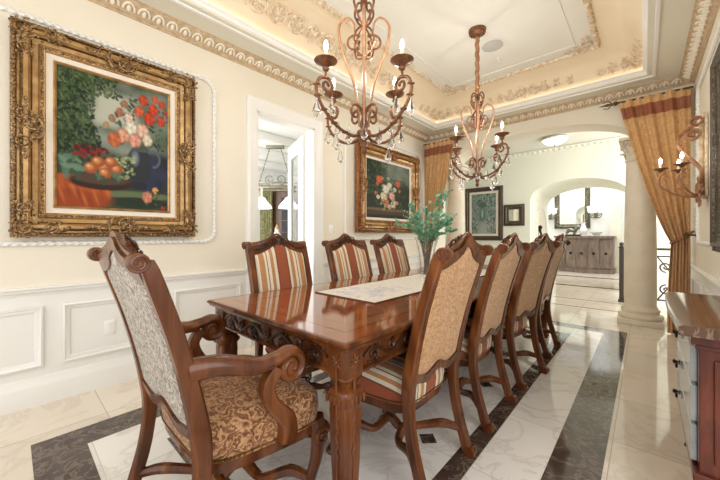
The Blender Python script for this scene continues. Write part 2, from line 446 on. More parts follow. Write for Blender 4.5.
# cornice lip round the tray (hangs at the soffit's edge) + cove strip behind it
lip = [(0.115, ZS), (0.115, ZS - 0.012), (0.09, ZS - 0.012), (0.085, ZS + 0.004), (0.06, ZS + 0.012), (0.035, ZS + 0.02), (0.03, ZS + 0.032), (0.01, ZS + 0.045), (0.0, ZS + 0.06), (0.02, ZS + 0.075), (0.05, ZS + 0.06)]
def tray_run(bm, prof):
    P = [(LX0, LY0), (LX1, LY0), (LX1, LY1), (LX0, LY1)]; sg = [(-1, -1), (1, -1), (1, 1), (-1, 1)]
    grid(bm, [[(p[0] + g[0] * d, p[1] + g[1] * d, z) for d, z in prof] for p, g in zip(P, sg)], close_u=True, close_v=True)
bm = B(); tray_run(bm, lip); struct('trim_1', bm, M['white'])
bm = B(); tray_run(bm, [(0.03, ZS + 0.064), (0.045, ZS + 0.064), (0.045, ZS + 0.07), (0.03, ZS + 0.07)]); struct('trim_2', bm, M['cove'], False)
# crown moulding with a band of leaf modillions
crown = [(0, 3.015), (0.012, 3.015), (0.014, 3.03), (0.03, 3.036), (0.034, 3.044), (0.1, 3.085), (0.112, 3.09), (0.118, 3.1), (0.135, 3.104), (0.135, 3.111), (0, 3.111)]
def crown_leaves(bm, p0, p1, nrm, pitch=0.105):
    n_old = len(bm.faces)
    p0, p1 = Vector((*p0, 0)), Vector((*p1, 0)); n = Vector((*nrm, 0)); t = (p1 - p0).normalized(); L = (p1 - p0).length
    d = Vector((0, 0, 1)); q = int(L / pitch)
    o1 = (n * 0.066 + d * 0.041).normalized(); o2 = (-n * 0.041 + d * 0.066).normalized()   # along and out of the sloped face (down-out is -o2)
    for i in range(q):
        c = p0 + t * ((i + 0.5) * L / q) + n * 0.067 + d * 3.0645
        arc = [c + t * (0.04 * math.cos(a)) + o1 * (-0.022 + 0.06 * math.sin(a)) - o2 * 0.005 for a in np.linspace(0, PI, 7)]
        tube(bm, arc, [0.008, 0.011, 0.008], 6)
        R = Matrix((t, o1, -o2)).transposed()
        ball(bm, c - o1 * 0.006 - o2 * 0.006, 0.017, 0.03, 0.014, 8, 5, R)
    bm.faces.ensure_lookup_table()
    for k in range(n_old, len(bm.faces)): bm.faces[k].material_index = 1
bm = B(); run(bm, (XL, -1.6), (XL, YE), (1, 0), crown, 0, 1); crown_leaves(bm, (XL, -1.0), (XL, YE - 0.1), (1, 0)); struct('trim_3', bm, [M['crown'], M['crown_leaf']])
bm = B(); run(bm, (XL, YE), (XR, YE), (0, -1), crown, 1, 1); crown_leaves(bm, (XL + 0.1, YE), (XR - 0.1, YE), (0, -1)); struct('trim_4', bm, [M['crown'], M['crown_leaf']])
bm = B(); run(bm, (XR, YE), (XR, 1.6), (-1, 0), crown, 1, 0); crown_leaves(bm, (XR, YE - 0.1), (XR, 1.7), (-1, 0)); struct('trim_5', bm, [M['crown'], M['crown_leaf']])
# rope round the inner ceiling, an inner fillet and corner plaster sprays
bm = B()
cs = [(RX0, RY0), (RX1, RY0), (RX1, RY1), (RX0, RY1)]
for i in range(4):
    a, b = cs[i], cs[(i + 1) % 4]; rope(bm, (a[0], a[1], ZC - 0.008), (b[0], b[1], ZC - 0.008), 0.026, 0.075)
struct('trim_6', bm, M['plaster'])
bm = B(); ins = 0.2
c2 = [(RX0 + ins, RY0 + ins), (RX1 - ins, RY0 + ins), (RX1 - ins, RY1 - ins), (RX0 + ins, RY1 - ins)]
for i in range(4):
    a, b = c2[i], c2[(i + 1) % 4]; tube(bm, [(a[0], a[1], ZC - 0.001), (b[0], b[1], ZC - 0.001)], 0.008, 6)
struct('trim_7', bm, M['ceil'])
def leaf_relief(bm, O, U, V, N, pts, size=0.05):
    """acanthus leaves: flat ellipsoids along a list of (u, v, angle)"""
    for u, v, a in pts:
        d = U * math.cos(a) + V * math.sin(a); e = N.cross(d)
        R = Matrix((d, e, N)).transposed()
        ball(bm, O + U * u + V * v, size, size * 0.42, size * 0.22, 8, 5, R)
def scroll_relief(bm, O, U, V, N, u, v, r, sgn=1, a0=0, th=0.16):
    c = O + U * u + V * v + N * 0.006
    tube(bm, spiral(c, r, r * 0.18, 1.6 * sgn, U, V, a0, 26), [r * th, r * th * 0.65], 6)
    leaf_relief(bm, O, U, V, N, [(u + r * 1.12 * math.cos(a), v + r * 1.12 * math.sin(a), a + sgn * 0.9) for a in np.linspace(a0, a0 + sgn * 5.2, 8)], r * 0.34)
tn = 8
for (cx_, cy_, sx, sy) in ((RX1, RY1, -1, -1), (RX0, RY1, 1, -1)):
    bm = B(); O = Vector((cx_, cy_, ZC - 0.004)); U, V, N = Vector((sx, 0, 0)), Vector((0, sy, 0)), Vector((0, 0, -1))
    for k in range(3):
        scroll_relief(bm, O, U, V, N, 0.09 + k * 0.1, 0.09, 0.06 - k * 0.012, 1, k)
        if k: scroll_relief(bm, O, U, V, N, 0.09, 0.09 + k * 0.1, 0.06 - k * 0.012, -1, k)
    struct('trim_%d' % tn, bm, M['plaster']); tn += 1
# plaster scrollwork on the peach cove
def cove_point(t, side, s):
    z = ZS + 0.05 + (ZC - ZS - 0.05) * math.sin(t * PI / 2); q = t ** 1.25
    if side == 'L': return Vector((LX0 - 0.06 + (RX0 - LX0 + 0.06) * q, s, z))
    if side == 'R': return Vector((LX1 + 0.06 + (RX1 - LX1 - 0.06) * q, s, z))
    return Vector((s, LY1 + 0.06 + (RY1 - LY1 - 0.06) * q, z))
def cove_frame(side, s, t=0.42):
    O = cove_point(t, side, s); V = (cove_point(t + 0.05, side, s) - O).normalized()
    U = {'L': Vector((0, 1, 0)), 'R': Vector((0, -1, 0)), 'E': Vector((1, 0, 0))}[side]
    N = U.cross(V).normalized()
    c = Vector((XM, s if side in 'LR' else 2, 2.5))
    if N.dot(c - O) < 0: N = -N
    return O, U, V, N
bm = B()
for i in range(15):
    s = 0.7 + i * 0.21
    O, U, V, N = cove_frame('L', s)
    c = O + N * 0.01
    tube(bm, [c + U * (0.082 * math.cos(a)) + V * (0.082 * math.sin(a)) for a in np.linspace(0, 2 * PI, 25)], 0.013, 6)
    leaf_relief(bm, c, U, V, N, [(0.04 * math.cos(a), 0.04 * math.sin(a), a) for a in np.linspace(0, 2 * PI, 9)[:8]], 0.034)
    ball(bm, c + N * 0.006, 0.018, None, None, 8, 5)
    for sg in (-1, 1): leaf_relief(bm, O, U, V, N, [(0.105, sg * 0.06, 0.9 * sg), (0.105, sg * 0.085, 2.2 * sg)], 0.034)
struct('trim_%d' % tn, bm, M['plaster']); tn += 1
def cove_spray(side, s0, s1, peak):
    bm = B(); k = max(3, int(abs(s1 - s0) / 0.14)); mid = k / 2.0
    for i in range(k + 1):
        s = s0 + (s1 - s0) * i / k; q = 1 - abs(i - mid) / (mid + 0.01) if peak == 'mid' else (i / k if peak == 'end' else 1 - i / k)
        O, U, V, N = cove_frame(side, s, 0.2)
        r = 0.04 + 0.042 * q
        scroll_relief(bm, O, U, V, N, 0, r * 0.6, r, 1 if i % 2 else -1, i, 0.27)
        leaf_relief(bm, O, U, V, N, [(0.02, r * 1.9, 1.2), (-0.02, r * 1.7, 1.9)], 0.04 + 0.025 * q)
    global tn
    struct('trim_%d' % tn, bm, M['plaster']); tn += 1
cove_spray('E', -2.62, -2.2, 'start'); cove_spray('E', -1.95, -0.75, 'mid'); cove_spray('E', -0.42, -0.06, 'end')
cove_spray('R', 4.95, 4.55, 'start'); cove_spray('L', 5.0, 4.5, 'start')

# wainscot: chair rail, baseboard, raised panels (left and right walls)
rail = [(0, 0.775), (0.012, 0.775), (0.016, 0.79), (0.03, 0.798), (0.034, 0.815), (0.045, 0.822), (0.045, 0.835), (0, 0.838)]
base = [(0, 0), (0.028, 0), (0.028, 0.13), (0.022, 0.15), (0.014, 0.165), (0.012, 0.185), (0.006, 0.2), (0, 0.205)]
field = [(0, 0.2), (0.006, 0.2), (0.006, 0.78), (0, 0.78)]
CY0, CY1 = 1.71, 2.79
for nm, segs, x, inn in (('left', ((-1.6, CY0), (CY1, YE + 0.6)), XL, 1), ('right', ((1.6, YE + 0.5),), XR, -1)):
    bm = B()
    for a, b in segs: run(bm, (x, a), (x, b), (inn, 0), base)
    struct('baseboard_' + nm, bm, M['white'])
    bm = B()
    for a, b in segs: run(bm, (x, a), (x, b), (inn, 0), rail); run(bm, (x, a), (x, b), (inn, 0), field)
    struct('trim_%d' % tn, bm, M['white']); tn += 1
pp = [(0, 0.004), (0, 0.02), (0.012, 0.026), (0.022, 0.016), (0.034, 0.014), (0.044, 0.006), (0.044, 0.002)]
bm = B()
for y0, y1 in ((-1.4, -0.82), (-0.72, 0.16), (0.26, 0.6 + 0.3), (1.0, 1.64), (2.9, 3.7), (3.8, 4.55), (4.65, 5.4)):
    t = B(); frame_sweep(t, y1 - y0, 0.43, pp); xform(t, on_left((y0 + y1) / 2, 0.48, XL + 0.006)); me = bpy.data.meshes.new('t'); t.to_mesh(me); t.free(); bm.from_mesh(me); bpy.data.meshes.remove(me)
struct('trim_%d' % tn, bm, M['white']); tn += 1
bm = B()
for y0, y1 in ((1.7, 2.7), (2.8, 3.6), (3.7, 4.5), (4.6, 5.4)):
    t = B(); frame_sweep(t, y1 - y0, 0.43, pp); xform(t, on_right((y0 + y1) / 2, 0.48, XR - 0.006)); me = bpy.data.meshes.new('t'); t.to_mesh(me); t.free(); bm.from_mesh(me); bpy.data.meshes.remove(me)
struct('trim_%d' % tn, bm, M['white']); tn += 1
# rope-moulded wall panels
def rope_panel(mat, w, h, m):
    bm = B()
    k = 0.1
    x, y = w / 2, h / 2
    for a, b in (((-x + k, -y), (x - k, -y)), ((x, -y + k), (x, y - k)), ((x - k, y), (-x + k, y)), ((-x, y - k), (-x, -y + k))):
        rope(bm, (*a, 0.012), (*b, 0.012), 0.017, 0.045)
    for sx in (-1, 1):
        for sy in (-1, 1):
            c = Vector((sx * (x - k), sy * (y - k), 0.012))
            tube(bm, [c + Vector((sx * k * math.sin(a), sy * k * math.cos(a), 0)) * (1 if abs(a - PI / 4) > .6 else 0.9) for a in np.linspace(0, PI / 2, 9)], 0.013, 6)
            for a in np.linspace(0.1, PI / 2 - 0.1, 5):
                p = c + Vector((sx * k * 1.0 * math.sin(a), sy * k * 1.0 * math.cos(a), 0.008)); ball(bm, p, 0.024, 0.018, 0.012, 7, 5)
    xform(bm, mat)
    global tn
    struct('trim_%d' % tn, bm, m); tn += 1
rope_panel(on_left(0.585, 1.93, XL), 1.56, 1.58, M['white'])
rope_panel(on_left(4.25, 1.93, XL), 2.06, 1.58, M['white'])
rope_panel(on_right(3.35, 1.95, XR), 3.3, 1.66, M['white'])

# door casing + glazed leaf into the kitchen
cas = [(0, 0), (0, 0.035), (0.03, 0.045), (0.06, 0.03), (0.1, 0.028), (0.118, 0.014), (0.13, 0.012), (0.13, 0)]
bm = B(); rows = []
for y, z, sy, sz in ((DY0, 0, 1, 0), (DY0, DZ, 1, 1), (DY1, DZ, -1, 1), (DY1, 0, -1, 0)):
    rows.append([(XL + h, y - sy * (0.13 - i), z + sz * (0.13 - i)) for i, h in cas])
grid(bm, rows, close_v=True, cap=True)
box(bm, XL - 0.17, XL + 0.003, DY0 - 0.002, DY0 + 0.018, 0, DZ); box(bm, XL - 0.17, XL + 0.003, DY1 - 0.018, DY1 + 0.002, 0, DZ); box(bm, XL - 0.17, XL + 0.003, DY0, DY1, DZ - 0.018, DZ + 0.002)
struct('trim_%d' % tn, bm, M['white']); tn += 1
dr = bpy.data.objects.new('door_1', None); C.objects.link(dr); dr['kind'] = 'structure'
dr.location = (XL - 0.18, DY1 - 0.03, 0.01); dr.rotation_euler = (0, 0, math.atan2(0.26, -0.7))
dw, dh = 0.74, 2.52
bm = B()
for a, b, c, d in ((0, 0.17, 0, dh), (dw - 0.17, dw, 0, dh), (0.17, dw - 0.17, 0, 0.3), (0.17, dw - 0.17, dh - 0.2, dh)):
    box(bm, a, b, -0.02, 0.02, c, d, 0.002)
obj('door_leaf', bm, M['white'], dr, False)
bm = B(); t = B(); box(bm, 0.17, dw - 0.17, -0.004, 0.004, 0.3, dh - 0.2); obj('glass_pane', bm, M['glass'], dr, False)
bm = B()
for sg in (-1, 1):
    t0 = [(0.18, sg * 0.02, 0.31), (dw - 0.18, sg * 0.02, 0.31), (dw - 0.18, sg * 0.02, dh - 0.21), (0.18, sg * 0.02, dh - 0.21), (0.18, sg * 0.02, 0.31)]
    tube(bm, t0, 0.008, 6)
obj('glazing_bead', bm, M['white'], dr)
bm = B()
for sg in (-1, 1):
    lathe(bm, [(0.0, 0.02), (0.024, 0.02), (0.024, 0.026), (0.01, 0.03), (0.01, 0.06), (0.0, 0.062)], 10, (dw - 0.08, 0, 1.0), 'Y')
    tube(bm, [(dw - 0.08, sg * 0.055, 1.0), (dw - 0.2, sg * 0.055, 0.995)], 0.009, 8)
obj('door_handle', bm, M['brass_nail'], dr)

# hall beyond the arch, vaulted passage, foyer
HY0, HY1, AX0, AX1 = 8.7, 10.7, -2.13, -0.25
bm = B()
box(bm, -6.0, AX0, HY0, HY1, 0, 3.5); box(bm, AX1, 3.2, HY0, HY1, 0, 3.5)
arch_header(bm, AX0, AX1, (AX0 + AX1) / 2, (AX1 - AX0) / 2, 2.08, 0.42, HY0, HY1, 3.5, 40)
struct('wall_hall', bm, M['hallwall'])
bm = B(); box(bm, -6.0, 3.2, YE + 0.42, HY1, 3.27, 3.5); struct('ceiling_hall', bm, M['ceil'], False)
bm = B(); box(bm, -6.2, -6.0, YE + 0.3, HY1, 0, 3.5); struct('wall_hall_left', bm, M['hallwall'], False)
hc = [(d, z + 0.15) for d, z in crown]
bm = B(); run(bm, (-6.0, HY0), (3.2, HY0), (0, -1), hc)
t = B(); crown_leaves(t, (-4.2, HY0), (0.6, HY0), (0, -1), 0.11); xform(t, Matrix.Translation((0, 0, 0.15))); me = bpy.data.meshes.new('t'); t.to_mesh(me); t.free(); bm.from_mesh(me)
struct('trim_%d' % tn, bm, M['hallwall']); tn += 1
bm = B(); run(bm, (-6.0, HY0), (AX0, HY0), (0, -1), base); run(bm, (AX1, HY0), (3.2, HY0), (0, -1), base); struct('baseboard_hall', bm, M['white'])
bm = B(); run(bm, (-6.0, HY0), (AX0 - 0.02, HY0), (0, -1), rail); struct('trim_%d' % tn, bm, M['white']); tn += 1
bm = B(); box(bm, -6.0, 3.2, 13.2, 13.4, 0, 5.2); struct('wall_foyer', bm, M['foyer'], False)
bm = B(); box(bm, -6.2, -6.0, HY1, 13.4, 0, 5.2); struct('wall_foyer_left', bm, M['foyer'], False)
bm = B(); box(bm, -6.2, 3.2, HY1, 13.4, 5.2, 5.3); struct('ceiling_foyer', bm, M['foyer'], False)
bm = B(); run(bm, (-6.0, 13.2), (3.2, 13.2), (0, -1), base); struct('baseboard_foyer', bm, M['white'])
# pilaster and door casing in the foyer
bm = B(); box(bm, -0.86, -0.56, 13.08, 13.2, 0, 4.6, 0.004); box(bm, -0.9, -0.52, 13.06, 13.2, 0, 0.25, 0.006); struct('trim_%d' % tn, bm, M['wall'], False); tn += 1
# arched niche in the passage side wall
bm = B(); n0, n1, zs = 9.35, 10.35, 1.55
arcp = [(n0, 0.95)] + [((n0 + n1) / 2 - 0.5 * math.cos(a), zs + 0.38 * math.sin(a)) for a in np.linspace(0, PI, 17)] + [(n1, 0.95), (n0, 0.95)]
tube(bm, [(AX0 + 0.006, y, z) for y, z in arcp], 0.03, 8)
struct('trim_%d' % tn, bm, M['white']); tn += 1
bm = B(); V = [bm.verts.new((AX0 + 0.004, y, z)) for y, z in arcp[:-1]]; bm.faces.new(V); struct('trim_%d' % tn, bm, M['wall'], False); tn += 1
bm = B(); tube(bm, cr([(AX0 + 0.02, 9.42, 1.12), (AX0 + 0.09, 9.42, 1.2), (AX0 + 0.06, 9.42, 1.34), (AX0 + 0.1, 9.42, 1.42)]), [0.03, 0.02, 0.035, 0.01], 8); ball(bm, (AX0 + 0.07, 9.42, 1.4), 0.05, 0.05, 0.06)
box(bm, AX0, AX0 + 0.02, 9.36, 9.48, 1.08, 1.44, 0.004)
tag(obj('wall_bracket', bm, M['black']), 'small black bracket fixed beside the arched niche in the passage', 'bracket')

# kitchen seen through the doorway
bm = B(); box(bm, -8.2, -8.0, -0.5, 7.0, 0, 3.1); struct('wall_kitchen', bm, M['foyer'], False)
bm = B(); box(bm, -8.2, XL - 0.16, 6.0, 6.2, 0, 3.1); struct('wall_kitchen_end', bm, M['foyer'], False)
bm = B(); box(bm, -8.2, XL - 0.16, -0.5, 6.2, 3.0, 3.1)
for k in range(5): box(bm, -8.0 + k * 0.95, -7.75 + k * 0.95, -0.5, 6.0, 2.84, 3.0, 0.02)
struct('ceiling_kitchen', bm, M['foyer'], False)
#CONT
# ================================================================== COLUMNS
def column(loc, label):
    t = thing('column', label, 'column', loc, 0, 'stone columns under the dining room arch')
    bm = B(); lathe(bm, [(0.168, 0.24), (0.172, 0.4), (0.17, 1.0), (0.16, 1.75), (0.146, 2.2), (0.146, 2.22)], 28); obj('shaft', bm, M['column'], t)
    bm = B(); box(bm, -0.235, 0.235, -0.235, 0.235, 0, 0.07, 0.006)
    lathe(bm, [(0.23, 0.07), (0.242, 0.1), (0.23, 0.13), (0.2, 0.14), (0.195, 0.16), (0.205, 0.18), (0.2, 0.2), (0.185, 0.21), (0.172, 0.25)], 28); obj('base', bm, M['column'], t)
    bm = B(); lathe(bm, [(0.146, 2.2), (0.16, 2.21), (0.16, 2.23), (0.146, 2.24), (0.15, 2.34), (0.17, 2.43), (0.2, 2.475)], 24)
    for ring, (z, r, k) in enumerate(((2.25, 0.15, 10), (2.33, 0.155, 10))):
        for i in range(k):
            a = 2 * PI * (i + 0.5 * ring) / k; d = Vector((math.cos(a), math.sin(a), 0)); s = Vector((-d.y, d.x, 0))
            p = cr([d * r + Vector((0, 0, z)), d * (r + 0.01) + Vector((0, 0, z + 0.06)), d * (r + 0.05) + Vector((0, 0, z + 0.085)), d * (r + 0.06) + Vector((0, 0, z + 0.06))], 3)
            tube(bm, p, [0.03, 0.032, 0.022, 0.008], 6, [0.01, 0.01, 0.009, 0.006], up=s)
    for i in range(4):
        a = PI / 4 + i * PI / 2; d = Vector((math.cos(a), math.sin(a), 0))
        tube(bm, spiral(d * 0.235 + Vector((0, 0, 2.44)), 0.045, 0.008, 1.4, d, (0, 0, 1), PI / 2, 18), [0.016, 0.012], 6)
    box(bm, -0.22, 0.22, -0.22, 0.22, 2.478, 2.518, 0.006); obj('capital', bm, M['column'], t)
    return t
column((-0.05, 5.78, 0), 'right-hand cream stone column beside the tied gold curtain')
column((-2.71, 5.78, 0), 'left-hand cream stone column behind the leafy vase, beside the brown curtain')

# ================================================================== CURTAINS
def curtain(name, label, x_wall, sgn, full, rest, tie_z=1.12):
    """x_wall: edge fixed at the wall, hangs from z 2.93; sgn +1 when the wall is on the right"""
    t = thing(name, label, 'curtain', (x_wall, 5.36, 0))
    ztop = 2.93
    def width(z):
        if z > tie_z:
            q = (z - tie_z) / (ztop - tie_z); return rest + (full - rest) * (q ** 0.8)
        q = (tie_z - z) / tie_z; return rest + 0.03 * min(1, q * 1.6)
    def lo(z, s):   # distance of a strand from the wall-side edge
        return s * width(z)
    nu, nv = 110, 60
    def pt(s, z):
        w = width(z)
        q = max(0, (z - tie_z) / (ztop - tie_z)) if z > tie_z else min(1.0, (tie_z - z) * 1.5) * 0.5
        amp = 0.014 + 0.014 * (1 - q)
        nf = 7
        sag = 0.0
        if z > tie_z: sag = 0.0
        y = amp * math.sin(2 * PI * nf * s + 1.2 * math.sin(3 * s + z)) + 0.012 * math.sin(2 * PI * 3.3 * s + z * 2)
        bulge = -0.02 * math.sin(PI * s)
        return Vector((-sgn * (0.01 + s * w), y + bulge, z))
    def sheet(z0, z1, n, off=0.0):
        bm = B()
        rows = [[pt(i / nu, z0 + (z1 - z0) * j / n) + Vector((0, off, 0)) for i in range(nu + 1)] for j in range(n + 1)]
        grid(bm, rows)
        rows2 = [[p + Vector((0, 0.006, 0)) for p in r] for r in rows]
        grid(bm, rows2); return bm
    obj('panel', sheet(0.012, 2.86, nv), M['curtain'], t)
    obj('band', sheet(2.70, 2.845, 6, -0.009), M['curtain_band'], t)
    obj('heading', sheet(2.845, 2.945, 4, -0.004), M['curtain'], t)
    bm = B()
    rr = rest * 0.56
    ring = [Vector((-sgn * (rest * 0.5 + rr * math.cos(a)), 0.075 * math.sin(a), tie_z + 0.05 - 0.07 * math.cos(a) * 1 + 0.0)) for a in np.linspace(0, 2 * PI, 25)]
    tube(bm, ring, 0.014, 8)
    obj('tieback', bm, M['curtain_band'], t)
    return t
curtain('curtain', 'gold damask curtain tied back to the right wall beside the column', XR - 0.03, 1, 0.66, 0.17)
curtain('curtain', 'brown-gold curtain at the left wall behind the leafy vase', XL + 0.03, -1, 0.6, 0.22)
def rod(x0, x1, fin, label):
    t = thing('curtain_rod', label, 'curtain rod', (0, 5.36, 2.935))
    bm = B(); tube(bm, [(x0, 0, 0), (x1, 0, 0)], 0.014, 10); obj('pole', bm, M['rod'], t)
    s = -1 if fin < (x0 + x1) / 2 else 1
    bm = B(); ball(bm, (fin + s * 0.02, 0, 0), 0.028); tube(bm, [(fin + s * a, 0, 0) for a in (0.03, 0.06, 0.08, 0.1, 0.13, 0.16, 0.2)], [0.012, 0.02, 0.01, 0.022, 0.012, 0.008, 0.002], 8)
    for sg in (-1, 1): tube(bm, cr([(fin + s * 0.05, 0, 0), (fin + s * 0.1, 0, sg * 0.05), (fin + s * 0.15, 0, sg * 0.035)], 4), [0.008, 0.004], 6)
    obj('finial', bm, M['rod'], t)
    for bx in (x0 + 0.04, x1 - 0.04):
        bm = B(); tube(bm, [(bx, 0, 0), (bx, 0.135, 0)], 0.009, 8); lathe(bm, [(0.0, 0.138), (0.03, 0.138), (0.03, 0.13), (0, 0.128)], 10, (bx, 0, 0), 'Y')
        obj('bracket', bm, M['rod'], t)
rod(-0.27, XR - 0.02, -0.27, 'bronze curtain rod with arrow finial over the gold curtain right of the arch')
rod(XL + 0.02, -2.52, -2.52, 'bronze curtain rod over the brown curtain left of the arch')
bm = B(); lathe(bm, [(0.0, 0.0), (0.03, 0.0), (0.03, 0.01), (0.012, 0.016), (0.012, 0.06), (0.03, 0.07), (0.034, 0.085), (0.02, 0.1), (0, 0.104)], 14)
xform(bm, basis((0, -1, 0), (0, 0, 1), (-1, 0, 0), (XR, 5.26, 1.2))); tag(obj('curtain_holdback', bm, M['rod']), 'bronze holdback knob on the right wall by the gold curtain', 'holdback')

# ================================================================== CHAIRS
def yb(z):   # rear post line, local y (chair faces +y)
    return float(np.interp(z, SZ, SY))
_p = cr([(0, -0.325, 0.0), (0, -0.292, 0.1), (0, -0.247, 0.27), (0, -0.23, 0.45), (0, -0.252, 0.62), (0, -0.307, 0.85), (0, -0.374, 1.06), (0, -0.396, 1.12)], 8)
SZ = [p.z for p in _p]; SY = [p.y for p in _p]
def ctop(q, tall):   # crest upper edge, q in -1..1
    a = abs(q)
    return float(np.interp(a, [0, 0.1, 0.2, 0.34, 0.5, 0.66, 0.82, 0.93, 1.0], [1.194, 1.186, 1.166, 1.147, 1.135, 1.127, 1.122, 1.12, 1.117])) + tall
def set_across(o, f):
    a = o.data.attributes.new('across', 'FLOAT', 'POINT')
    a.data.foreach_set('value', [f(v.co, v.normal) for v in o.data.vertices])
def make_chair(kind):
    arm = kind == 'arm'
    hw_t, hw_b = (0.315, 0.295) if arm else (0.24, 0.226)
    tall = 0.0
    t = thing('armchair' if arm else 'dining_chair', '', 'chair')
    def hx(z): return hw_b + (hw_t - hw_b) * max(0, min(1, (z - 0.45) / 0.65))
    for s in (-1, 1):
        bm = B()
        pts = [Vector((s * hx(p.z), p.y, p.z)) for p in _p]
        tube(bm, pts, [0.022, 0.021, 0.022, 0.025, 0.024, 0.022, 0.021], 8, [0.028, 0.024, 0.024, 0.03, 0.026, 0.024, 0.02], up=(1, 0, 0), square=True)
        # scroll foot and volute at the top, both rolling backwards
        c = Vector((s * hx(1.1), -0.417, 1.12))
        tube(bm, spiral(c, 0.02, 0.006, -1.6, (0, 1, 0), (0, 0, 1), 0.15 + 2 * PI, 30)[::-1], [0.008, 0.011], 8, [0.012, 0.012], up=None)
        lathe(bm, [(0.0, -0.027), (0.026, -0.027), (0.029, -0.022), (0.029, 0.022), (0.026, 0.027), (0.0, 0.027)], 18, c, 'X')
        for e in (-1, 1):
            tube(bm, spiral(c + Vector((e * 0.028, 0, 0)), 0.024, 0.006, 1.6, (0, 1, 0), (0, 0, 1), 0, 26), [0.005, 0.004], 6)
        lathe(bm, [(0.0, -0.026), (0.026, -0.026), (0.028, -0.02), (0.028, 0.02), (0.026, 0.026), (0.0, 0.026)], 16, (s * hx(0), -0.333, 0.028), 'X')
        obj('rear_leg', bm, M['wood'], t)
    # crest rail
    def band(bm, top, bot, off0, off1, n=40, hwf=None):
        rows = []
        for i in range(n + 1):
            q = -1 + 2 * i / n; zt, zb = top(q), bot(q); w = hx((zt + zb) / 2) - 0.012
            x = q * w
            rows.append([(x, yb(zb) + off0, zb), (x, yb(zt) + off0 - 0.004, zt), (x, yb(zt) + off1 + 0.004, zt), (x, yb(zb) + off1, zb)])
        grid(bm, rows, close_v=True, cap=True)
    cbot = lambda q: ctop(q, tall) - (0.058 - 0.012 * math.cos(PI * q))
    bm = B(); band(bm, lambda q: ctop(q, tall), cbot, -0.024, 0.024)
    tube(bm, [Vector((q * (hx(1.1) - 0.01), yb(min(1.13, ctop(q, tall))) - 0.002, ctop(q, tall))) for q in np.linspace(-1, 1, 41)], 0.012, 8, [0.03] * 3, up=None)
    obj('crest_rail', bm, M['wood'], t)
    # carved spray on the crest, front and top
    bm = B()
    O = Vector((0, yb(1.12) + 0.03, 1.143)); U, V, N = Vector((1, 0, 0)), Vector((0, -0.25, 0.97)), Vector((0, 0.97, 0.25))
    for s in (-1, 1):
        scroll_relief(bm, O, U, V, N, s * 0.05, 0.004, 0.034, s, 0 if s > 0 else PI)
        scroll_relief(bm, O, U, V, N, s * 0.115, -0.012, 0.022, -s, 0 if s > 0 else PI)
        leaf_relief(bm, O, U, V, N, [(s * 0.15, -0.042, 0.2 * -s), (s * 0.02, 0.035, PI / 2 - s * 0.5), (s * 0.19, -0.046, 0)], 0.026)
    leaf_relief(bm, O, U, V, N, [(0, 0.03, PI / 2), (0, 0.0, PI / 2)], 0.034)
    obj('crest_carving', bm, M['wood_dark'], t)
    # lower back rail, serpentine
    rtop = lambda q: 0.555 + 0.014 * math.cos(2 * PI * q) - 0.012 * q * q
    bm = B(); band(bm, rtop, lambda q: rtop(q) - 0.042, -0.024, 0.02); obj('back_rail', bm, M['wood'], t)
    # upholstered back: front cushion and rear panel
    def panel(off, bulge, back):
        bm = B(); rows = []
        for i in range(29):
            q = -0.93 + 1.86 * i / 28; zt, zb = cbot(q) + 0.012, rtop(q) - 0.012; row = []
            for j in range(25):
                v = j / 24; z = zb + (zt - zb) * v; x = q * (hx(z) - 0.01)
                e = min(1, 7 * min(1 - abs(q / 0.93), v, 1 - v)); d = bulge * math.sqrt(max(0, 1 - (1 - e) ** 2))
                row.append((x, yb(z) + off + (-d if back else d), z))
            rows.append(row)
        grid(bm, rows)
        rows = [[Vector(p) + Vector((0, (0.01 if back else -0.01) , 0)) for p in r] for r in [[(q_[0], yb(q_[2]) + off, q_[2]) for q_ in r] for r in rows]]
        grid(bm, rows); return bm
    bk = obj('backrest', panel(0.008, 0.034, False), M['paisley'] if arm else M['stripe'], t)
    if not arm: set_across(bk, lambda c, n: c.x)
    obj('back_panel', panel(-0.012, 0.012, True), M['lit_damask'] if arm else M['leaf_damask'], t)
    # seat
    wf, wb_, y0, y1 = (0.355, 0.275, -0.215, 0.285) if arm else (0.275, 0.21, -0.215, 0.275)
    def outline(inset, n=56):
        out = []
        for i in range(n):
            a = 2 * PI * i / n; e = 0.38
            cx_ = math.copysign(abs(math.cos(a)) ** e, math.cos(a)); sy_ = math.copysign(abs(math.sin(a)) ** e, math.sin(a))
            y = (y0 + y1) / 2 + sy_ * ((y1 - y0) / 2 - inset); w = wb_ + (wf - wb_) * (y - y0) / (y1 - y0) - inset
            out.append((cx_ * w, y))
        return out
    def loft(levels):
        bm = B(); rows = [[(x, y, z) for x, y in outline(i)] for i, z in levels]
        grid(bm, rows, close_v=True, cap=True); return bm
    st_ = obj('seat', loft([(0.004, 0.385), (0.0, 0.4), (-0.006, 0.45), (-0.002, 0.5), (0.016, 0.522), (0.05, 0.535), (0.1, 0.543), (0.16, 0.547)]), M['paisley'] if arm else M['stripe'], t)
    if not arm: set_across(st_, lambda c, n: c.x + math.copysign(max(0, 0.52 - c.z), c.x) * min(1, max(0, (abs(n.x) - 0.3) * 3)))
    obj('seat_rail', loft([(0.012, 0.34), (0.008, 0.35), (0.004, 0.386), (0.02, 0.39)]), M['wood'], t)
    bm = B()
    for x, y in outline(-0.004, 96):
        if y > y0 + 0.01: ball(bm, (x, y, 0.398), 0.0065, u=6, v=4)
    oo = [(x, y, 0.398) for x, y in outline(-0.002, 96)]; tube(bm, oo + oo[:1], 0.003, 5)
    obj('nail_trim', bm, M['brass_nail'], t)
    # cabriole front legs
    fx = wf - 0.045; fy = y1 - 0.045
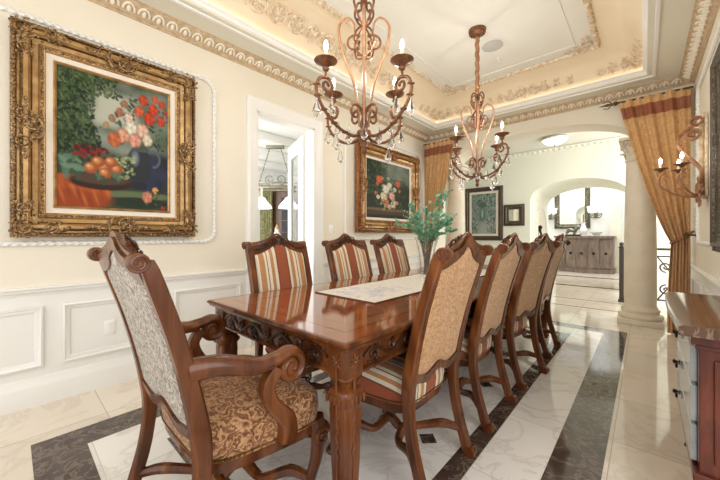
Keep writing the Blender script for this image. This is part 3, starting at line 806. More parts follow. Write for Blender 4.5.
    for s in (-1, 1):
        bm = B()
        p = cr([(s * fx, fy, 0.4), (s * (fx + 0.012), fy + 0.012, 0.33), (s * (fx + 0.004), fy + 0.004, 0.22), (s * (fx - 0.016), fy - 0.016, 0.11), (s * (fx - 0.004), fy - 0.004, 0.05), (s * (fx + 0.022), fy + 0.022, 0.022)], 6)
        tube(bm, p, [0.04, 0.036, 0.027, 0.022, 0.024, 0.03], 10)
        lathe(bm, [(0, 0), (0.034, 0), (0.038, 0.012), (0.03, 0.026), (0, 0.03)], 12, (s * (fx + 0.02), fy + 0.02, 0))
        for e in (-1, 1):
            tube(bm, spiral((s * (fx + 0.01) + e * 0.036, fy + 0.006, 0.33), 0.036, 0.008, 1.5, (0, 1, 0), (0, 0, 1), 0.4, 22), [0.012, 0.009], 6)
        tube(bm, spiral((s * (fx + 0.008), fy + 0.046, 0.33), 0.034, 0.008, 1.5 * s, (1, 0, 0), (0, 0, 1), 0.4, 22), [0.012, 0.009], 6)
        obj('front_leg', bm, M['wood'], t)
    # wavy stretchers: two arcs joined by a middle bar
    ry = yb(0.17)
    for nm, xa, ya, yc in (('front', fx - 0.01, fy - 0.012, 0.075), ('rear', hx(0.2), ry, -0.06)):
        bm = B()
        pts = cr([(-xa, ya, 0.13), (-xa * 0.72, ya + (yc - ya) * 0.35, 0.155), (-xa * 0.42, yc + (ya - yc) * 0.1, 0.125), (0, yc, 0.15), (xa * 0.42, yc + (ya - yc) * 0.1, 0.125), (xa * 0.72, ya + (yc - ya) * 0.35, 0.155), (xa, ya, 0.13)], 7)
        tube(bm, pts, [0.019, 0.024, 0.019, 0.028, 0.019, 0.024, 0.019], 8, up=None)
        obj('stretcher', bm, M['wood'], t)
    bm = B(); tube(bm, cr([(0, 0.075, 0.15), (0, 0.03, 0.165), (0, -0.02, 0.14), (0, -0.06, 0.15)], 6), [0.02, 0.026, 0.02], 8); obj('stretcher', bm, M['wood'], t)
    if arm:
        for s in (-1, 1):
            bm = B()
            xb = hx(0.76) ; yb0 = yb(0.76)
            p = cr([(s * xb, yb0, 0.765), (s * (xb + 0.025), yb0 + 0.1, 0.762), (s * (xb + 0.045), yb0 + 0.22, 0.728), (s * (xb + 0.05), yb0 + 0.30, 0.735), (s * (xb + 0.05), yb0 + 0.345, 0.748)], 7)
            c = Vector((s * (xb + 0.05), yb0 + 0.355, 0.69))
            sp = spiral(c, 0.058, 0.012, 1.55, (0, -1, 0), (0, 0, 1), 0, 34)
            sp = [c + Vector((0, 1, 0)) * (r_ * math.sin(a)) + Vector((0, 0, 1)) * (r_ * math.cos(a)) for a, r_ in zip(np.linspace(0.05, 9.2, 36), np.linspace(0.058, 0.012, 36))]
            tube(bm, p + sp, [0.03, 0.034, 0.036, 0.036, 0.034, 0.032, 0.028], 10, [0.04, 0.034, 0.026, 0.022, 0.02, 0.016, 0.012], up=(1, 0, 0))
            lathe(bm, [(0, -0.024), (0.03, -0.024), (0.03, 0.024), (0, 0.024)], 14, c, 'X')
            obj('arm', bm, M['wood'], t)
            bm = B()
            q = cr([(s * (xb + 0.05), yb0 + 0.30, 0.70), (s * (xb + 0.045), yb0 + 0.262, 0.64), (s * (xb + 0.042), yb0 + 0.285, 0.565), (s * (xb + 0.04), yb0 + 0.345, 0.49), (s * (xb + 0.035), yb0 + 0.36, 0.43), (s * (xb + 0.03), yb0 + 0.355, 0.39)], 7)
            tube(bm, q, [0.026, 0.024, 0.024, 0.028, 0.03, 0.028], 8, [0.024, 0.024, 0.026, 0.032, 0.034, 0.032], up=(1, 0, 0), square=True)
            obj('arm_support', bm, M['wood'], t)
    return t
ac = make_chair('arm'); ac.location = (-1.39, 0.66, 0)
ac['label'] = 'wooden armchair with paisley seat at the near end of the table'
sc = make_chair('side'); first = True
CH = [(-1.035, 1.45, PI / 2, 'nearest chair on the right side, its tan back seen whole, by the table corner', 1),
      (-1.035, 2.18, PI / 2, 'second chair from the camera on the right side of the table', 1),
      (-1.0, 2.93, PI / 2 - 0.13, 'third chair from the camera on the right side of the table', 1),
      (-1.03, 3.76, PI / 2, 'farthest chair on the right side of the table, toward the column', 1),
      (-1.80, 1.40, -PI / 2 - 0.10, 'striped chair on the left side facing us, in front of the doorway', 0),
      (-1.82, 2.22, -PI / 2 - 0.07, 'striped chair on the left side between doorway and flower painting', 0),
      (-1.82, 2.93, -PI / 2 - 0.05, 'striped chair on the left side below the far flower painting', 0)]
for x, y, rz, lab, side in CH:
    o = sc if first else copy_tree(sc); first = False
    o.location = (x, y, 0); o.rotation_euler = (0, 0, rz); o['label'] = lab
    o['group'] = 'upholstered chairs along the table'

# ================================================================== TABLE
TX0, TX1, TY0, TY1, TZ = -1.995, -0.80, 0.81, 4.3, 0.80
tb = thing('dining_table', 'long polished mahogany dining table with carved apron and legs', 'table', ((TX0 + TX1) / 2, (TY0 + TY1) / 2, 0))
hx_, hy_ = (TX1 - TX0) / 2, (TY1 - TY0) / 2
def ring(bm, prof):
    grid(bm, [[(sx * (hx_ - i), sy * (hy_ - i), z) for i, z in prof] for sx, sy in ((-1, -1), (1, -1), (1, 1), (-1, 1))], close_u=True, close_v=True)
bm = B(); box(bm, -hx_ + 0.02, hx_ - 0.02, -hy_ + 0.02, hy_ - 0.02, TZ - 0.03, TZ)
obj('tabletop', bm, M['tabletop'], tb, False)
bm = B(); ring(bm, [(0.021, TZ), (0.006, TZ), (0.0, TZ - 0.006), (0.0, TZ - 0.014), (0.008, TZ - 0.02), (0.012, TZ - 0.03), (0.03, TZ - 0.036), (0.05, TZ - 0.04), (0.05, TZ - 0.025), (0.021, TZ - 0.025)]); obj('moulded_edge', bm, M['wood'], tb)
bm = B()
for i0, i1, z in ((0.12, 0.2, 0.0004),):
    ring(bm, [(i0, TZ + z), (i1, TZ + z), (i1, TZ - 0.002), (i0, TZ - 0.002)])
obj('inlay_band', bm, M['inlay'], tb, False)
bm = B()
for i0 in (0.112, 0.2): ring(bm, [(i0, TZ + 0.0005), (i0 + 0.008, TZ + 0.0005), (i0 + 0.008, TZ - 0.002), (i0, TZ - 0.002)])
obj('inlay_line', bm, M['inlay_dark'], tb, False)
bm = B()
for px_, py_ in ((0.32, -0.85), (0.32, 0.85), (-0.32, -0.85), (-0.32, 0.85)):
    for k in range(9):
        a = 2 * PI * k / 9; R = Matrix.Rotation(a, 3, 'Z'); ball(bm, Vector((px_, py_, TZ)) + R @ Vector((0.035, 0, 0)), 0.03, 0.01, 0.0006, 8, 4, R)
obj('inlay_flower', bm, M['inlay'], tb)
AZ0, AZ1, ai = 0.655, TZ - 0.038, 0.05
bm = B(); ring(bm, [(ai, AZ0), (ai, AZ1), (ai + 0.025, AZ1), (ai + 0.025, AZ0)])
ring(bm, [(ai - 0.012, AZ0 - 0.004), (ai - 0.014, AZ0 + 0.006), (ai - 0.002, AZ0 + 0.014), (ai + 0.01, AZ0 + 0.014), (ai + 0.01, AZ0 - 0.004)])
ring(bm, [(ai - 0.012, AZ1 - 0.014), (ai - 0.016, AZ1 - 0.004), (ai - 0.002, AZ1 + 0.002), (ai + 0.01, AZ1 + 0.002), (ai + 0.01, AZ1 - 0.014)])
obj('apron', bm, M['wood'], tb)
def vine(O, U, V, N, L):
    bm = B(); k = max(2, int(round(L / 0.125)))
    amp = 0.026
    tube(bm, [O + U * (L * i / (k * 8)) + V * (amp * math.sin(PI * i / 8)) + N * 0.004 for i in range(k * 8 + 1)], 0.007, 6)
    for i in range(k):
        u = L * (i + 0.5) / k; s = 1 if i % 2 == 0 else -1
        tube(bm, spiral(O + U * u + V * (-s * 0.006) + N * 0.005, 0.026, 0.006, 1.3 * s, U, V, -s * 1.2, 18), [0.008, 0.006], 6)
        leaf_relief(bm, O + N * 0.004, U, V, N, [(u - 0.02, -s * 0.036, 2.6 * s), (u + 0.03, -s * 0.034, 0.5 * -s), (u + 0.045, s * 0.03, 0.9 * s), (u, s * 0.036, 0.2)], 0.02)
    return bm
zc = (AZ0 + AZ1) / 2; ex = hx_ - ai; ey = hy_ - ai
for O, U, N, L in ((Vector((-ex + 0.1, -ey, zc)), Vector((1, 0, 0)), Vector((0, -1, 0)), 2 * ex - 0.2), (Vector((-ex + 0.1, ey, zc)), Vector((1, 0, 0)), Vector((0, 1, 0)), 2 * ex - 0.2),
                   (Vector((ex, -ey + 0.1, zc)), Vector((0, 1, 0)), Vector((1, 0, 0)), 2 * ey - 0.2), (Vector((-ex, -ey + 0.1, zc)), Vector((0, 1, 0)), Vector((-1, 0, 0)), 2 * ey - 0.2)):
    obj('apron_carving', vine(O, U, Vector((0, 0, 1)), N, L), M['wood_dark'], tb)
for sx in (-1, 1):
    for sy in (-1, 1):
        cx_, cy_ = sx * (ex - 0.035), sy * (ey - 0.035)
        bm = B()
        def sq(levels):
            rows = []
            for w, z in levels:
                rows.append([(cx_ + a * w, cy_ + b * w, z) for a, b in ((1, .8), (.8, 1), (-.8, 1), (-1, .8), (-1, -.8), (-.8, -1), (.8, -1), (1, -.8))])
            grid(bm, rows, close_v=True, cap=True)
        box(bm, cx_ - 0.05, cx_ + 0.05, cy_ - 0.05, cy_ + 0.05, AZ0 - 0.005, AZ1, 0.003)
        sq([(0.045, AZ0), (0.052, AZ0 - 0.012), (0.04, AZ0 - 0.03), (0.036, AZ0 - 0.05), (0.048, AZ0 - 0.058), (0.05, AZ0 - 0.07), (0.06, AZ0 - 0.08), (0.06, AZ0 - 0.095), (0.048, AZ0 - 0.115), (0.05, AZ0 - 0.14), (0.044, 0.3), (0.036, 0.13), (0.034, 0.1), (0.044, 0.09), (0.046, 0.075), (0.036, 0.06), (0.046, 0.045), (0.05, 0.02), (0.042, 0.0)])
        lg = obj('leg', bm, M['wood'], tb)
        bm = B()
        for N, U in ((Vector((sx, 0, 0)), Vector((0, 1, 0))), (Vector((0, sy, 0)), Vector((1, 0, 0)))):
            O = Vector((cx_, cy_, zc)) + N * 0.052; V = Vector((0, 0, 1))
            leaf_relief(bm, O, U, V, N, [(0.02 * math.cos(a), 0.02 * math.sin(a), a) for a in np.linspace(0, 2 * PI, 9)[:8]], 0.016); ball(bm, O, 0.009)
            O = Vector((cx_, cy_, AZ0 - 0.088)) + N * 0.06
            for k in range(5): leaf_relief(bm, O, U, V, N, [(-0.044 + 0.022 * k, -0.004, PI / 2)], 0.019)
            O = Vector((cx_, cy_, 0)) + N * 0.049
            leaf_relief(bm, O, U, V, N, [(0, 0.49 - 0.028 * k, PI / 2 + (0.7 if k % 2 else -0.7)) for k in range(6)], 0.02)
            leaf_relief(bm, O - N * 0.003, U, V, N, [(0, 0.34 - 0.02 * k, PI / 2) for k in range(5)], 0.014)
            tube(bm, [Vector((cx_, cy_, 0.25)) + N * 0.046, Vector((cx_, cy_, zc)) + N * 0.05], 0.005, 5)
        obj('leg_carving', bm, M['wood'], lg)

# table runner, vase, greenery
bm = B()
RXa, RXb, RYa, RYb = -1.70, -1.165, 1.42, 3.68
rows = []
for i in range(41):
    y = RYa + (RYb - RYa) * i / 40; rows.append([(RXa + (RXb - RXa) * j / 12, y, TZ + 0.0045 + 0.0012 * math.sin(i * 0.9 + j * 0.8)) for j in range(13)])
grid(bm, rows); r2 = [[(p[0], p[1], TZ + 0.0012) for p in r] for r in rows]; grid(bm, r2)
rn = obj('table_runner', bm, M['runner']); tag(rn, 'ivory embroidered runner lying along the middle of the dining table', 'table runner')
bm = B(); tube(bm, [(RXa, RYa, TZ + .004), (RXb, RYa, TZ + .004), (RXb, RYb, TZ + .004), (RXa, RYb, TZ + .004), (RXa, RYa, TZ + .004)], 0.0035, 6, [0.0035] * 2); h_ = obj('hem', bm, M['runner_hem'], rn)
bm = B(); O = Vector((0, 0, TZ + 0.0068)); 
for k in range(26):
    u, v = random.uniform(RXa + 0.06, RXb - 0.06), random.uniform(RYa + 0.05, RYa + 0.55)
    R = Matrix.Rotation(random.uniform(0, PI), 3, 'Z'); ball(bm, (u, v, TZ + 0.005), 0.05, 0.018, 0.0016, 8, 4, R); tube(bm, cr([(u, v, TZ + 0.005), ((u + RXa + .27) / 2, v + 0.03, TZ + 0.005), (RXa + 0.27, RYa + 0.3, TZ + 0.005)], 4), 0.0016, 4)
obj('embroidery', bm, M['runner_back'], rn)
VX, VY = -1.485, 2.56
bm = B()
o_ = [(0.0, 0.0), (0.056, 0.0), (0.058, 0.008), (0.056, 0.03), (0.058, 0.12), (0.066, 0.2), (0.08, 0.28), (0.1, 0.345), (0.115, 0.37)]
i_ = [(0.111, 0.37), (0.096, 0.343), (0.076, 0.28), (0.062, 0.2), (0.054, 0.12), (0.051, 0.04), (0.0, 0.03)]
lathe(bm, o_ + i_, 28, (VX, VY, TZ + 0.0062), cap=False)
tag(obj('glass_vase', bm, M['glass']), 'clear flared glass vase of greenery standing on the table runner', 'vase')
pl = thing('leafy_bouquet', 'airy blue-green leafy branches standing in the glass vase', 'plant', (VX, VY, TZ + 0.04))
bs, bl = B(), B()
def leaf(bm, p, d, size):
    d = d.normalized(); s = d.cross(Vector((random.uniform(-1, 1), random.uniform(-1, 1), random.uniform(0.2, 1)))).normalized(); n = s.cross(d)
    pts = [p, p + d * size * 0.45 + s * size * 0.38 + n * size * 0.05, p + d * size, p + d * size * 0.45 - s * size * 0.38 + n * size * 0.05]
    m = bm.verts.new(p + d * size * 0.5 - n * size * 0.03); v = [bm.verts.new(q) for q in pts]
    for a in range(4): bm.faces.new((v[a], v[(a + 1) % 4], m))
for k in range(17):
    a = 2 * PI * k / 17 + random.uniform(-.2, .2); reach = random.uniform(0.12, 0.36); h = random.uniform(0.46, 0.8) - reach * 0.3
    b0 = Vector((0.03 * math.cos(a + 2), 0.03 * math.sin(a + 2), 0.0)); r0 = Vector((0.06 * math.cos(a), 0.06 * math.sin(a), 0.31))
    tip = Vector((reach * math.cos(a), reach * math.sin(a), h)); mid = (r0 + tip) / 2 + Vector((0, 0, 0.03))
    p = cr([b0, r0, mid, tip], 7); tube(bs, p, [0.003, 0.0025, 0.001], 5)
    for i, q in enumerate(p):
        if q.z < 0.27: continue
        for _ in range(1 + (i % 2)):
            d = (Vector((random.uniform(-1, 1), random.uniform(-1, 1), random.uniform(-.3, 1))) + (p[min(i + 1, len(p) - 1)] - p[i - 1]).normalized() * 0.7)
            leaf(bl, q, d, random.uniform(0.035, 0.06))
    for tw in range(2):
        q = p[-3 - 2 * tw]; e = q + Vector((random.uniform(-.1, .1), random.uniform(-.1, .1), random.uniform(.02, .1))); tube(bs, [q, e], [0.0015, 0.0008], 4)
        for f in (0.3, 0.5, 0.7, 0.85, 1): leaf(bl, q + (e - q) * f, Vector((random.uniform(-1, 1), random.uniform(-1, 1), random.uniform(-.2, 1))), random.uniform(0.025, 0.045))
obj('stems', bs, M['stem'], pl); obj('foliage', bl, M['leaf'], pl)

# ================================================================== CHANDELIERS
def make_chandelier():
    """local z = 0 is the bottom of the finial"""
    t = thing('chandelier', '', 'chandelier')
    bm = B(); lathe(bm, [(0.0, -0.045), (0.012, -0.035), (0.02, -0.015), (0.012, 0.005), (0.024, 0.03), (0.016, 0.05), (0.034, 0.062), (0.052, 0.085), (0.046, 0.11), (0.02, 0.125), (0.012, 0.14), (0.0, 0.142)], 14); obj('hub', bm, M['bronze'], t)
    bm = B(); tube(bm, [(0, 0, 0.13), (0, 0, 1.0)], 0.012, 8)
    for z in (0.2, 0.62, 0.8, 0.98): ball(bm, (0, 0, z), 0.016, 0.016, 0.012)
    obj('stem', bm, M['bronze'], t)
    top = ZC - 1.775
    bm = B()
    lathe(bm, [(0.0, top - 0.075), (0.014, top - 0.07), (0.02, top - 0.055), (0.06, top - 0.045), (0.088, top - 0.025), (0.094, top), (0.0, top)], 20)
    for i in range(16):
        a = 2 * PI * i / 16; ball(bm, (0.076 * math.cos(a), 0.076 * math.sin(a), top - 0.03), 0.014, 0.014, 0.022, 6, 4)
    obj('canopy', bm, M['bronze'], t)
    bm = B(); z = 1.0
    while z < top - 0.08:
        ball(bm, (0.004 * math.sin(z * 60), 0.004 * math.cos(z * 60), z), 0.024, 0.024, 0.022, 8, 5, None); z += 0.024
    obj('chain_sleeve', bm, M['bronze_l'], t)
    for k in range(4):
        a = k * PI / 2; d = Vector((math.cos(a), math.sin(a), 0)); s = Vector((-d.y, d.x, 0)); Z = Vector((0, 0, 1))
        bm = B()
        P = lambda r, z: d * r + Z * z
        p = cr([P(0.02, 0.09), P(0.1, 0.06), P(0.22, 0.085), P(0.33, 0.165), P(0.385, 0.26), P(0.365, 0.335), P(0.31, 0.36)], 7)
        sp = [P(0.31 + r_ * -math.sin(q), 0.312 + r_ * math.cos(q)) for q, r_ in zip(np.linspace(0, 8.0, 26), np.linspace(0.048, 0.01, 26))]
        tube(bm, p + sp, [0.011, 0.01, 0.01, 0.01, 0.01, 0.009, 0.008], 7)
        tube(bm, cr([P(0.325, 0.355), P(0.318, 0.385), P(0.318, 0.42)], 4), 0.007, 6)
        for q in p[6:36:5]:
            for sg in (-1, 1): ball(bm, q + s * sg * 0.012, 0.02, 0.008, 0.007, 6, 4, Matrix((d, s, Z)).transposed())
        # leafy lower scroll beside the stem
        sp2 = [P(0.075 + r_ * math.sin(q), 0.215 + r_ * math.cos(q)) for q, r_ in zip(np.linspace(-2.4, 5.6, 26), np.linspace(0.07, 0.012, 26))]
        tube(bm, [P(0.02, 0.12)] + sp2, [0.008, 0.009, 0.007], 6)
        am = obj('arm', bm, M['bronze'], t)
        bm = B(); lathe(bm, [(0.0, 0.395), (0.016, 0.398), (0.022, 0.410), (0.014, 0.420), (0.03, 0.432), (0.066, 0.450), (0.07, 0.455), (0.062, 0.455), (0.02, 0.446), (0.0, 0.446)], 18, tuple(d * 0.318)); obj('drip_cup', bm, M['bronze'], am)
        bm = B(); lathe(bm, [(0.0, 0.446), (0.012, 0.446), (0.0115, 0.515), (0.0, 0.517)], 10, tuple(d * 0.318)); obj('candle_sleeve', bm, M['candle'], am)
        bm = B(); lathe(bm, [(0.0, 0.517), (0.008, 0.520), (0.014, 0.537), (0.011, 0.557), (0.004, 0.575), (0.0, 0.580)], 10, tuple(d * 0.318)); obj('bulb', bm, M['bulb'], am)
        # lyre rod
        a2 = a + PI / 4; d2 = Vector((math.cos(a2), math.sin(a2), 0)); P2 = lambda r, z: d2 * r + Z * z
        bm = B(); p = cr([P2(0.03, 0.14), P2(0.045, 0.3), P2(0.07, 0.44), P2(0.13, 0.6), P2(0.165, 0.74), P2(0.16, 0.82), P2(0.11, 0.86), P2(0.07, 0.83), P2(0.06, 0.77)], 6)
        tube(bm, p, [0.007, 0.009, 0.009, 0.008, 0.006], 6); obj('lyre_rod', bm, M['bronze_l'], t)
        bm = B()
        c = P2(0.062, 0.69); tube(bm, [c + d2 * (r_ * math.cos(q)) + Z * (r_ * math.sin(q)) for q, r_ in zip(np.linspace(2.2, -5.4, 26), np.linspace(0.06, 0.014, 26))], [0.008, 0.006], 6)
        tube(bm, cr([P(0.01, 0.8), P(0.06, 0.86), P(0.09, 0.93), P(0.06, 0.985), P(0.025, 0.965), P(0.03, 0.92)], 5), [0.007, 0.008, 0.006], 6)
        tube(bm, cr([P(0.02, 0.6), P(0.07, 0.62), P(0.09, 0.69), P(0.06, 0.76), P(0.015, 0.8)], 5), [0.006, 0.007, 0.006], 6)
        for z_ in (0.64, 0.72, 0.88): ball(bm, P(0.05, z_), 0.018, 0.01, 0.012, 6, 4)
        obj('crown_scroll', bm, M['bronze'], t)
        # crystal drops
        for q_, (r, z, dd) in enumerate(((0.385, 0.25, d), (0.24, 0.085, d), (0.27, 0.29, d), (0.1, 0.17, d2))):
            bm = B(); c = dd * r
            tube(bm, [c + Z * z, c + Z * (z - 0.03)], 0.0015, 4)
            lathe(bm, [(0.0, z - 0.03), (0.007, z - 0.036), (0.004, z - 0.044), (0.015, z - 0.08), (0.027, z - 0.115), (0.016, z - 0.135), (0.0, z - 0.148)], 6, tuple(c)); obj('crystal_drop', bm, M['crystal'], t, False)
    return t
ch1 = make_chandelier(); ch1.location = (XM, 1.57, 1.775); ch1.rotation_euler = (0, 0, math.radians(-4))
ch1['label'] = 'bronze scroll chandelier with lit candle bulbs, the nearer of the two'
ch2 = copy_tree(ch1); ch2.location = (XM, 3.47, 1.775); ch2.rotation_euler = (0, 0, math.radians(-20))
ch2['label'] = 'bronze scroll chandelier hung from the ceiling rosette, the farther one'
for o in (ch1, ch2):
    o['group'] = 'chandeliers over the table'
    for k in range(4):
        a = o.rotation_euler.z + k * PI / 2
        point('candle_light', (o.location.x + 0.318 * math.cos(a), o.location.y + 0.318 * math.sin(a), o.location.z + 0.62), 5.6, (1, 0.975, 0.935), 0.02)
#CONT2
# ================================================================== PAINTINGS
def blank(w, h, c): return np.ones((h, w, 3)) * np.array(lin(c))
def dab(img, u, v, ru, rv, c, soft=0.35, a=0, alpha=1.0):
    h, w, _ = img.shape
    x0, x1 = max(0, int((u - 1.6 * max(ru, rv)) * w)), min(w, int((u + 1.6 * max(ru, rv)) * w) + 2)
    y0, y1 = max(0, int((v - 1.6 * max(ru, rv)) * h)), min(h, int((v + 1.6 * max(ru, rv)) * h) + 2)
    if x1 <= x0 or y1 <= y0: return
    X_, Y_ = np.meshgrid((np.arange(x0, x1) + .5) / w - u, (np.arange(y0, y1) + .5) / h - v)
    p = X_ * math.cos(a) + Y_ * math.sin(a); q = -X_ * math.sin(a) + Y_ * math.cos(a)
    r = np.sqrt((p / ru) ** 2 + (q / rv) ** 2)
    m = np.clip((1 - r) / max(soft, 1e-3), 0, 1)[..., None] * alpha
    img[y0:y1, x0:x1] = img[y0:y1, x0:x1] * (1 - m) + np.array(lin(c)) * m
def flower(img, rg, u, v, r, c, petals=6):
    dk = tuple(x * 0.72 for x in c); lt = tuple(min(255, x * 1.1 + 8) for x in c)
    dab(img, u, v, r * 1.05, r, dk, 0.3)
    for k in range(petals):
        a = 2 * PI * k / petals + rg.uniform(0, .5); dab(img, u + r * .5 * math.cos(a), v + r * .5 * math.sin(a), r * .56, r * .46, c if k % 2 else lt, .7, a)
    dab(img, u - r * .1, v + r * .1, r * .3, r * .3, lt, .8); dab(img, u + r * .05, v - r * .05, r * .16, r * .14, dk, .8)
def foliage(img, rg, u0, u1, v0, v1, n, cols, s=(0.015, 0.04)):
    for _ in range(n):
        a = rg.uniform(0, PI); l = rg.uniform(*s); dab(img, rg.uniform(u0, u1), rg.uniform(v0, v1), l, l * .45, cols[rg.randrange(len(cols))], .4, a, .85)
def canvas(name, img, w, h, z, parent):
    ny, nx, _ = img.shape
    xs = np.linspace(-w / 2, w / 2, nx); ys = np.linspace(-h / 2, h / 2, ny)
    verts = [(x, y, z) for y in ys for x in xs]
    faces = [(j * nx + i, j * nx + i + 1, (j + 1) * nx + i + 1, (j + 1) * nx + i) for j in range(ny - 1) for i in range(nx - 1)]
    b = len(verts)
    me = bpy.data.meshes.new(name); 
    verts += [(-w / 2, -h / 2, z - .012), (w / 2, -h / 2, z - .012), (w / 2, h / 2, z - .012), (-w / 2, h / 2, z - .012)]
    faces.append((b + 3, b + 2, b + 1, b))
    me.from_pydata(verts, [], faces)
    at = me.color_attributes.new('paint', 'FLOAT_COLOR', 'POINT')
    flat = np.ones((len(verts), 4), dtype=np.float32); flat[:ny * nx, :3] = img.reshape(-1, 3) * 0.72; at.data.foreach_set('color', flat.ravel())
    me.materials.append(M['paint']); o = bpy.data.objects.new(name, me); C.objects.link(o); o.parent = parent; return o
GRN = [(38, 58, 34), (62, 86, 50), (90, 112, 66), (30, 44, 30), (74, 98, 72)]
def still_life_big():
    rg = random.Random(3); im = blank(190, 260, (64, 74, 58))
    for _ in range(120): dab(im, rg.uniform(0.2, 1), rg.uniform(.45, 1), rg.uniform(.06, .2), rg.uniform(.04, .12), [(150, 162, 148), (112, 126, 110), (176, 182, 166), (92, 106, 88)][rg.randrange(4)], .9, rg.uniform(-.3, .3), .5)
    for _ in range(60): dab(im, rg.uniform(.3, .62), rg.uniform(.66, .86), .12, .07, (206, 206, 186), .95, 0, .3)
    dab(im, 0, .8, .35, .35, (44, 60, 40), .6); dab(im, .1, 1, .45, .16, (50, 66, 44), .6); dab(im, 0, .48, .34, .16, (46, 60, 40), .7)
    foliage(im, rg, 0, .3, .55, 1, 420, GRN + [(112, 122, 76)], (.012, .035)); foliage(im, rg, 0, .5, .84, 1, 300, GRN + [(124, 132, 92)], (.012, .03)); foliage(im, rg, 0, .35, .35, .62, 240, GRN[:4], (.012, .035))
    for _ in range(60): dab(im, rg.uniform(.62, 1.02), rg.uniform(.16, .44), .12, .08, [(44, 48, 66), (58, 64, 92), (36, 38, 50)][rg.randrange(3)], .8, 0, .6)
    dab(im, .66, .02, .5, .15, (70, 84, 62), .1); dab(im, .7, .12, .42, .035, (112, 126, 92), .3); dab(im, .7, .06, .34, .05, (48, 60, 46), .2)
    dab(im, .12, .12, .34, .13, (198, 96, 44), .15); dab(im, .1, .06, .4, .09, (170, 76, 34), .3)
    for k in range(9): dab(im, .04 + k * .045, .1 + .05 * math.sin(k), .02, .1, [(224, 128, 68), (150, 62, 28)][k % 2], .8, .4, .6)
    dab(im, .36, .2, .3, .065, (58, 40, 32), .2); dab(im, .36, .225, .28, .05, (96, 70, 54), .3)
    # urn
    dab(im, .70, .36, .13, .17, (52, 56, 62), .15); dab(im, .66, .42, .05, .08, (140, 152, 160), .8); dab(im, .7, .2, .09, .035, (46, 48, 54), .2); dab(im, .72, .5, .1, .03, (84, 90, 96), .3)
    for a in np.linspace(-1.5, 2.2, 24): dab(im, .84 + .065 * math.cos(a), .43 + .065 * math.sin(a), .016, .013, (98, 104, 112), .4)
    foliage(im, rg, .48, 1.0, .5, .92, 130, GRN, (.015, .035))
    for u, v, r, c in ((.74, .9, .05, (196, 74, 44)), (.84, .84, .055, (206, 70, 38)), (.93, .9, .04, (190, 78, 50)), (.8, .76, .06, (206, 66, 38)), (.92, .76, .05, (196, 72, 44)), (.7, .8, .05, (212, 96, 60)), (.86, .93, .035, (214, 88, 56)), (.98, .84, .03, (180, 66, 44)),
                       (.62, .66, .07, (238, 226, 204)), (.73, .65, .065, (232, 186, 160)), (.55, .58, .065, (226, 160, 132)), (.66, .56, .065, (226, 158, 136)), (.78, .58, .055, (238, 214, 186)), (.47, .54, .065, (200, 106, 62)), (.6, .73, .045, (230, 200, 178)), (.52, .76, .04, (172, 110, 84)), (.45, .7, .035, (164, 126, 92)), (.56, .83, .035, (166, 118, 96)), (.4, .64, .03, (176, 146, 100))):
        flower(im, rg, u, v, r, c)
    for _ in range(70): dab(im, rg.uniform(.14, .42), rg.uniform(.37, .46), .018, .013, [(110, 32, 30), (150, 48, 42), (84, 26, 28)][rg.randrange(3)], .5)
    for _ in range(90): dab(im, rg.uniform(.47, .66), rg.uniform(.24, .42), .018, .013, [(150, 160, 110), (178, 184, 136), (108, 120, 78)][rg.randrange(3)], .5)
    for u, v in ((.27, .3), (.38, .31), (.49, .31), (.33, .35), (.44, .36), (.39, .27)):
        dab(im, u, v, .062, .045, (176, 92, 48), .2); dab(im, u - .01, v + .008, .045, .033, (232, 160, 98), .8); dab(im, u - .02, v + .014, .018, .012, (248, 214, 164), .9)
    foliage(im, rg, .02, .2, .24, .38, 26, [(92, 128, 104), (60, 92, 74), (120, 150, 124)], (.03, .06)); foliage(im, rg, .3, .6, .19, .28, 18, [(88, 122, 96), (56, 84, 66)], (.02, .04))
    flower(im, rg, .78, .11, .055, (216, 140, 110)); flower(im, rg, .86, .17, .035, (224, 160, 100)); flower(im, rg, .94, .03, .025, (180, 52, 44)); foliage(im, rg, .68, .95, .05, .16, 14, GRN, (.015, .03))
    return im
def still_life_far():
    rg = random.Random(8); im = blank(120, 140, (48, 54, 40))
    for _ in range(110): dab(im, rg.uniform(.35, 1), rg.uniform(.66, 1), .12, .08, [(126, 136, 122), (150, 156, 140), (92, 102, 86)][rg.randrange(3)], .9, 0, .5)
    dab(im, .15, .7, .35, .4, (46, 56, 38), .6); foliage(im, rg, 0, .45, .4, 1, 340, GRN, (.012, .035)); foliage(im, rg, .4, 1, .4, .72, 260, GRN, (.012, .03))
    dab(im, .5, .05, .8, .12, (84, 66, 46), .1); dab(im, .5, .16, .75, .03, (126, 104, 74), .3); dab(im, .5, .02, .8, .06, (50, 38, 28), .3)
    for _ in range(30): flower(im, rg, rg.gauss(.48, .13), rg.gauss(.45, .15), rg.uniform(.025, .045), [(222, 214, 190), (206, 150, 120), (196, 108, 72), (160, 168, 130)][rg.randrange(4)])
    for u, v, r, c in ((.28, .68, .075, (214, 102, 56)), (.7, .66, .07, (204, 100, 70)), (.42, .52, .085, (236, 228, 206)), (.36, .4, .07, (236, 214, 170)), (.55, .42, .075, (232, 176, 156)), (.5, .6, .06, (226, 220, 196)), (.42, .28, .07, (214, 130, 92)), (.58, .26, .06, (226, 214, 186)), (.5, .22, .05, (220, 190, 150)), (.24, .6, .04, (184, 100, 66)), (.62, .54, .05, (190, 196, 170)), (.68, .3, .04, (200, 140, 110))):
        flower(im, rg, u, v, r, c)
    foliage(im, rg, .2, .8, .15, .3, 40, GRN, (.015, .04)); return im
